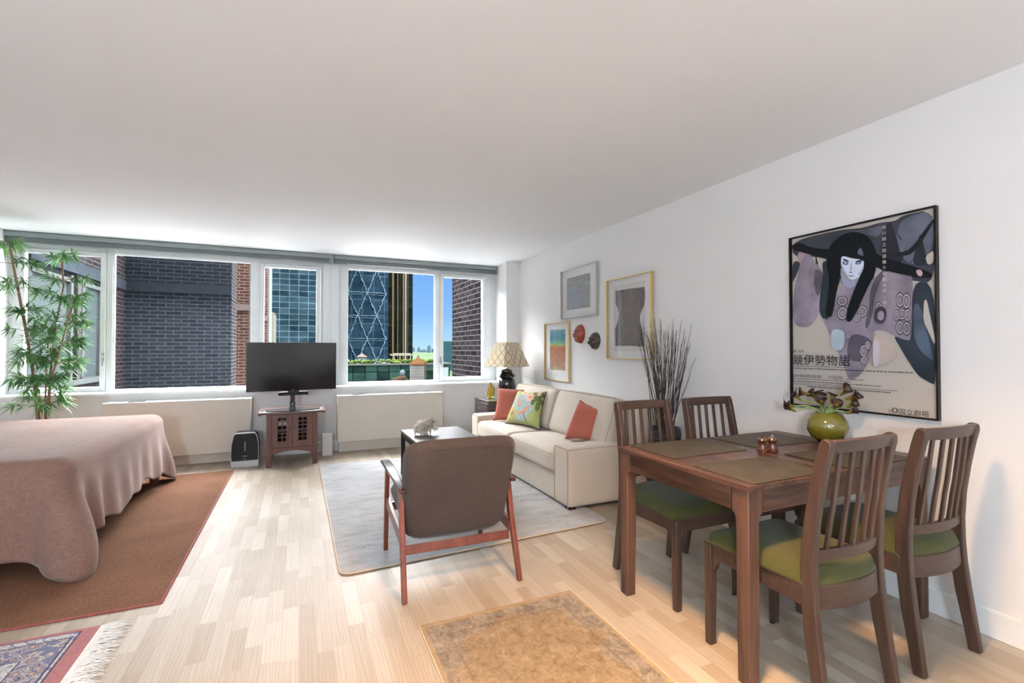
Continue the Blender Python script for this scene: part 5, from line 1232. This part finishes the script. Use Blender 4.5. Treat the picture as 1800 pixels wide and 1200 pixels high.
POSTER = {"shapes":[["veil",[[0.01,0.992],[0.302,0.995],[0.401,0.977],[0.493,0.987],[0.563,0.976],[0.597,0.998],[0.726,0.996],[0.727,0.64],[0.642,0.66],[0.526,0.704],[0.455,0.784],[0.28,0.813],[0.151,0.868],[0.006,0.894]]],["veil_light",[[0.592,0.985],[0.726,0.992],[0.725,0.811],[0.658,0.736],[0.602,0.76],[0.562,0.891]]],["veil_light",[[0.312,0.955],[0.362,0.97],[0.448,0.966],[0.511,0.971],[0.493,0.906],[0.401,0.946]]],["veil_dark",[[0.634,0.74],[0.655,0.834],[0.672,0.896],[0.686,0.828],[0.701,0.729]]],["veil_dark",[[0.529,0.977],[0.546,0.977],[0.578,0.859],[0.594,0.742],[0.526,0.724],[0.492,0.847]]],["hair",[[0.722,0.948],[0.731,0.936],[0.643,0.79],[0.561,0.795],[0.557,0.815],[0.627,0.812]]],["cream",[[0.69,0.772],[0.725,0.8],[0.724,0.739],[0.701,0.729]]],["veil",[[0.009,0.87],[0.069,0.848],[0.02,0.752],[0.007,0.731]]],["mauve",[[0.076,0.916],[0.099,0.92],[0.15,0.835],[0.196,0.772],[0.188,0.708],[0.171,0.622],[0.175,0.534],[0.112,0.448],[0.007,0.47],[0.009,0.638],[0.045,0.795]]],["mauve_dark",[[0.144,0.802],[0.196,0.772],[0.188,0.697],[0.165,0.623],[0.143,0.68]]],["skin",[[0.039,0.888],[0.058,0.928],[0.088,0.927],[0.093,0.895],[0.069,0.86],[0.051,0.842]]],["robe_dark",[[0.189,0.839],[0.259,0.817],[0.279,0.686],[0.245,0.507],[0.202,0.488],[0.17,0.534],[0.176,0.643],[0.196,0.751]]],["mauve",[[0.224,0.487],[0.278,0.633],[0.31,0.703],[0.398,0.681],[0.445,0.695],[0.526,0.728],[0.594,0.723],[0.64,0.693],[0.636,0.539],[0.632,0.367],[0.598,0.372],[0.548,0.397],[0.505,0.423],[0.46,0.424],[0.451,0.375],[0.459,0.315],[0.402,0.193],[0.334,0.149],[0.305,0.231],[0.244,0.379],[0.186,0.511]]],["lilac",[[0.305,0.735],[0.34,0.704],[0.393,0.713],[0.374,0.669],[0.339,0.658],[0.304,0.683]]],["mauve_dark",[[0.444,0.645],[0.491,0.729],[0.526,0.733],[0.472,0.632],[0.452,0.495],[0.428,0.426],[0.415,0.456],[0.439,0.536]]],["mauve_dark",[[0.347,0.418],[0.451,0.38],[0.446,0.325],[0.403,0.254],[0.335,0.263],[0.321,0.315]]],["robe_dark",[[0.635,0.661],[0.727,0.64],[0.729,0.151],[0.698,0.167],[0.652,0.196],[0.589,0.316],[0.548,0.397],[0.598,0.372],[0.632,0.367]]],["robe_blue",[[0.64,0.557],[0.672,0.536],[0.708,0.334],[0.723,0.253],[0.638,0.353]]],["cream",[[0.683,0.558],[0.695,0.566],[0.706,0.497],[0.727,0.37],[0.724,0.343],[0.701,0.407],[0.68,0.462]]],["hair",[[0.217,0.824],[0.241,0.917],[0.302,0.96],[0.377,0.967],[0.443,0.927],[0.479,0.85],[0.484,0.779],[0.473,0.712],[0.445,0.665],[0.406,0.579],[0.352,0.47],[0.322,0.482],[0.338,0.564],[0.377,0.663],[0.418,0.76],[0.423,0.808],[0.38,0.827],[0.306,0.849],[0.302,0.799],[0.298,0.715],[0.278,0.654],[0.256,0.528],[0.24,0.502],[0.211,0.531],[0.231,0.638],[0.239,0.723]]],["hair",[[0.012,0.965],[0.07,0.968],[0.117,0.93],[0.217,0.898],[0.311,0.88],[0.456,0.844],[0.527,0.792],[0.642,0.734],[0.719,0.69],[0.723,0.663],[0.642,0.683],[0.526,0.728],[0.455,0.769],[0.217,0.846],[0.105,0.893],[0.012,0.937]]],["skin",[[0.656,0.712],[0.677,0.712],[0.686,0.691],[0.677,0.675],[0.662,0.687]]],["veil_light",[[0.385,0.842],[0.405,0.879],[0.42,0.835],[0.418,0.821]]],["black_line",[[0.498,0.551],[0.471,0.533],[0.467,0.474],[0.497,0.453],[0.523,0.471],[0.528,0.529]]],["mauve",[[0.497,0.526],[0.484,0.512],[0.484,0.483],[0.499,0.472],[0.513,0.481],[0.515,0.515]]],["cream_warm",[[0.46,0.403],[0.509,0.413],[0.564,0.344],[0.566,0.287],[0.529,0.257],[0.481,0.236],[0.457,0.231]]],["mauve_light",[[0.462,0.38],[0.496,0.369],[0.487,0.237],[0.46,0.228]]],["blue_paper",[[0.245,0.441],[0.325,0.427],[0.311,0.315],[0.238,0.325]]],["face",[[0.306,0.847],[0.361,0.82],[0.422,0.802],[0.42,0.76],[0.405,0.721],[0.379,0.704],[0.355,0.702],[0.33,0.726],[0.31,0.761],[0.302,0.799]]],["faceshade",[[0.302,0.799],[0.311,0.795],[0.323,0.759],[0.345,0.719],[0.33,0.726],[0.31,0.761]]],["faceshade",[[0.42,0.77],[0.408,0.751],[0.389,0.723],[0.405,0.721],[0.42,0.757]]],["ink",[[0.311,0.83],[0.341,0.814],[0.347,0.802],[0.336,0.804],[0.316,0.818]]],["ink",[[0.379,0.799],[0.394,0.805],[0.418,0.806],[0.416,0.798],[0.394,0.794],[0.381,0.791]]],["inkblue",[[0.31,0.814],[0.336,0.804],[0.347,0.791],[0.331,0.788],[0.313,0.795]]],["inkblue",[[0.377,0.793],[0.404,0.798],[0.414,0.791],[0.399,0.781],[0.382,0.783]]],["face",[[0.322,0.803],[0.331,0.803],[0.335,0.797],[0.326,0.796]]],["face",[[0.387,0.792],[0.395,0.793],[0.399,0.788],[0.39,0.786]]],["faceshade",[[0.356,0.801],[0.361,0.8],[0.362,0.753],[0.35,0.75]]],["ink",[[0.344,0.751],[0.355,0.746],[0.367,0.746],[0.36,0.742],[0.35,0.743]]],["ink",[[0.335,0.732],[0.355,0.726],[0.377,0.726],[0.36,0.721],[0.35,0.723]]],["face2",[[0.302,0.725],[0.33,0.706],[0.32,0.686],[0.31,0.693]]],["face2",[[0.335,0.7],[0.355,0.697],[0.344,0.673],[0.337,0.673]]],["face2",[[0.359,0.697],[0.381,0.709],[0.369,0.68],[0.357,0.671]]]],"rings":[[0.303,0.593,0.029,0.029],[0.303,0.525,0.032,0.04],[0.406,0.528,0.026,0.035],[0.363,0.583,0.02,0.021],[0.377,0.494,0.023,0.024],[0.584,0.572,0.019,0.04],[0.612,0.565,0.018,0.043],[0.591,0.5,0.025,0.03],[0.568,0.497,0.017,0.029],[0.617,0.494,0.016,0.034],[0.584,0.434,0.02,0.038],[0.613,0.428,0.018,0.037],[0.413,0.315,0.021,0.036],[0.434,0.345,0.016,0.026],[0.417,0.265,0.022,0.023],[0.489,0.542,0.016,0.03],[0.488,0.487,0.018,0.027],[0.337,0.398,0.015,0.019]]}
def poster():
    W, H = .745, 1.022; t = thing('theatre_poster', 'large black framed Japanese theatre poster of a performer with white face make-up and dark robes', 'poster', (XR, 1.626, .918), R(-90))
    m = MB(); ring(m, -W/2, W/2, 0, H, -W/2+.008, W/2-.008, .008, H-.008, -.028, -.002); m.build('frame', 'black_frame', t, bevel=.001)
    MB().box(-W/2+.008, W/2-.008, -.022, -.020, .008, H-.008).build('picture_glass', 'picture_glass', t)
    m = MB(); mats = ['poster_cream']; m.box(-W/2+.008, W/2-.008, -.008, -.002, .008, H-.008)
    lo = .0081; y = -lo
    X = lambda a: max(-W/2+.009, min(W/2-.009, a-W/2+.0035)); Z = lambda b: max(.009, min(H-.009, b+.014))
    def put(poly, mt):
        nonlocal y
        mt = 'poster_'+mt
        if mt not in mats: mats.append(mt)
        y -= .00012; m.add([(X(a), y, Z(b)) for a, b in poly], [tuple(range(len(poly)))], mats.index(mt))
    def smooth(poly, it=2):
        for _ in range(it):
            q = []
            for i in range(len(poly)):
                a, b = poly[i], poly[(i+1) % len(poly)]; q += [(a[0]*.78+b[0]*.22, a[1]*.78+b[1]*.22), (a[0]*.22+b[0]*.78, a[1]*.22+b[1]*.78)]
            poly = q
        return poly
    face_i = next(i for i, s in enumerate(POSTER['shapes']) if s[0] == 'face')
    def rings():
        for cx, cy, rx, ry in POSTER['rings']:
            for k, mt in ((1.0, 'black_line'), (.84, 'mauve_light'), (.60, 'mauve_dark'), (.46, 'mauve')):
                put([(cx+rx*k*math.cos(a), cy+ry*k*math.sin(a)) for a in [2*math.pi*i/20 for i in range(20)]], mt)
    for i, (n, poly) in enumerate(POSTER['shapes']):
        if n == 'hair' and i > 8 and not getattr(poster, 'r', 0): rings(); poster.r = 1
        put(smooth(poly, 2 if n not in ('cream',) else 1), n)
        if i == 1:
            rnd = random.Random(6)
            for k in range(26):   # loose dark strands across the cloth
                a = rnd.uniform(.02, .70); b = rnd.uniform(.72, .97); dx = rnd.uniform(-.07, .12); L = rnd.uniform(.05, .16); w_ = rnd.uniform(.002, .007)
                pl = [(a, b), (a+dx*.5+w_, b-L*.5), (a+dx, b-L), (a+dx*.5-w_, b-L*.5)]; put([(min(.73, q[0]), q[1]) for q in pl], rnd.choice(('hair', 'veil_dark', 'veil_light')))
    def text(body, x, z, size, mt, vertical=False, sx=1.0, step=1.0, rot=0):
        nonlocal y
        mt = 'poster_'+mt
        if mt not in mats: mats.append(mt)
        y -= .0002; cur = x
        for i, ch in enumerate(body):
            cu = bpy.data.curves.new('t', 'FONT'); cu.body = ch; cu.size = size; cu.resolution_u = 3; ob = bpy.data.objects.new('t', cu); C.objects.link(ob)
            dg = bpy.context.evaluated_depsgraph_get(); me = bpy.data.meshes.new_from_object(ob.evaluated_get(dg))
            adv = max([v.co.x for v in me.vertices], default=0)
            ox, oz = (x, z-i*size*step) if vertical else (cur, z)
            m.add([(X(0)+v.co.x*sx+ox-.009+.0055, y, Z(0)+v.co.y+oz) for v in me.vertices], [tuple(p.vertices) for p in me.polygons], mats.index(mt))
            cur += (size*step if ord(ch) > 0x2000 else adv+size*.06)*sx
            bpy.data.objects.remove(ob); bpy.data.curves.remove(cu); bpy.data.meshes.remove(me)
    text('競伊勢物語', .012, .236, .066, 'hair', step=1.02)
    text('通し狂言', .014, .306, .018, 'ink', step=.95)
    text('市川猿之助宙乗り相勤め申し候', .508, .945, .021, 'cream', True, step=1.42)
    text('2015年10月3日[金]', .014, .157, .022, 'ink', step=.95); text('27日[月]', .225, .157, .022, 'ink', step=.95)
    MB  # rows of print too small to read
    rnd = random.Random(8)
    def row(x0, x1, z, h_):
        nonlocal y
        x = x0
        while x < x1:
            w_ = rnd.uniform(.003, .012); put([(x, z), (min(x+w_, x1), z), (min(x+w_, x1), z+h_), (x, z+h_)], 'ink'); x += w_+rnd.uniform(.0015, .005)
    for x0, x1, z, h_ in ((.014, .33, .222, .003), (.014, .65, .207, .005), (.335, .42, .158, .004), (.014, .36, .146, .003), (.014, .51, .132, .004), (.014, .33, .124, .002), (.014, .59, .115, .003), (.12, .56, .104, .005), (.014, .12, .090, .003)): row(x0, x1, z, h_)
    text('国立劇場', .594, .006, .031, 'hair', step=1.02)
    put([(.580+.015*math.cos(a), .020+.015*math.sin(a)) for a in [2*math.pi*i/18 for i in range(18)]], 'veil'); put([(.580+.012*math.cos(a), .020+.012*math.sin(a)) for a in [2*math.pi*i/18 for i in range(18)]], 'cream')
    for k in range(6):
        a = k*math.pi/3; put([(.580+.010*math.cos(a)+.0035*math.cos(b), .020+.010*math.sin(a)*.7+.0035*math.sin(b)) for b in [2*math.pi*i/8 for i in range(8)]], 'hair')
    m.build('printed_sheet', mats, t)
    o = [x for x in bpy.data.objects if x.name.startswith('printed_sheet')][0]; print('poster depth', y)
poster()

# ---------------------------------------------------------------- carved masks
def mask(name, lab, y, z, W, H, D, fn, mt, parts):
    t = thing(name, lab, 'mask', (XR-.002, y, z), R(-90)); N = 46
    def f(u, v, hf=True):
        x, w_ = u*2-1, v*2-1; mx = max(abs(x), abs(w_)); k = math.hypot(x, w_); q = mx/k if k else 1; px, pz = x*q, w_*q
        rr = math.hypot(px, pz); h = math.sqrt(max(0, 1-rr**4.2)); d = -D*.66*h*(1-.22*rr*rr)
        if hf: d -= fn(px, pz)*h**.5
        return (px*W/2*(1-.16*max(0, -pz)), d, pz*H/2)
    m = MB().grid(f, N, N); m.grid(lambda u, v: (f(u, v, False)[0], -.001, f(u, v, False)[2]), 8, 8, flip=True)
    m.build('carved_face', mt, t, smooth='all')
    for nm, mm, pts in parts(f): 
        q = MB()
        for c, r in pts: q.lathe([(r*math.sin(math.pi*i/8), -r*math.cos(math.pi*i/8)) for i in range(9)], 12, c)
        q.build(nm, mm, t, smooth='all')
    return t
G_ = lambda x, z, cx, cz, sx_, sz_: math.exp(-((x-cx)/sx_)**2-((z-cz)/sz_)**2)
def red(x, z):
    h = .030*G_(x, z, 0, -.10, .17, .16)+.018*G_(x, z, 0, .15, .13, .25)+.016*(G_(x, z, -.38, .32, .3, .08)+G_(x, z, .38, .32, .3, .08))-.018*(G_(x, z, -.35, .14, .2, .10)+G_(x, z, .35, .14, .2, .10))
    h += .022*(G_(x, z, -.45, -.15, .2, .2)+G_(x, z, .45, -.15, .2, .2)); h += .030*(G_(x, z, 0, -.36, .4, .05)+G_(x, z, 0, -.60, .34, .06))-.040*G_(x, z, 0, -.47, .34, .055); h += .035*G_(x, z, 0, -.80, .25, .14); return h+.004*math.sin(z*38)*G_(x, z, 0, .65, .6, .2)
def brown(x, z):
    h = .018*G_(x, z, 0, -.06, .17, .14)+.010*G_(x, z, 0, .15, .12, .2)+.022*(G_(x, z, -.36, .30, .28, .09)+G_(x, z, .36, .30, .28, .09))-.014*(G_(x, z, -.33, .12, .2, .09)+G_(x, z, .33, .12, .2, .09))
    h += .030*(G_(x, z, -.42, -.18, .24, .2)+G_(x, z, .42, -.18, .24, .2)); h += .020*(G_(x, z, 0, -.34, .42, .05)+G_(x, z, 0, -.60, .30, .06))-.022*G_(x, z, 0, -.46, .38, .06); h += .022*G_(x, z, 0, -.82, .25, .12); return h
def eyes(f, mt='mask_eye', teeth=True):
    q = []
    for s in (-1, 1): p = f(.5+s*.17, .565); q.append(((p[0], p[1]-.001, p[2]), .008))
    out = [('eye', mt, [e]) for e in q]
    if teeth: out.append(('teeth', mt, [((f(.5+i*.05, .262)[0], f(.5+i*.05, .262)[1]-.002, f(.5, .262)[2]), .006) for i in range(-3, 4)]))
    return out
mask('wall_mask', 'red lacquered carved mask with long nose hanging between the pictures', 4.43, 1.420, .165, .205, .10, red, 'mask_red', lambda f: eyes(f))
mask('wall_mask', 'dark brown carved smiling mask hanging right of the red mask', 4.145, 1.340, .170, .178, .085, brown, 'mask_brown', lambda f: eyes(f, 'mask_black', True))
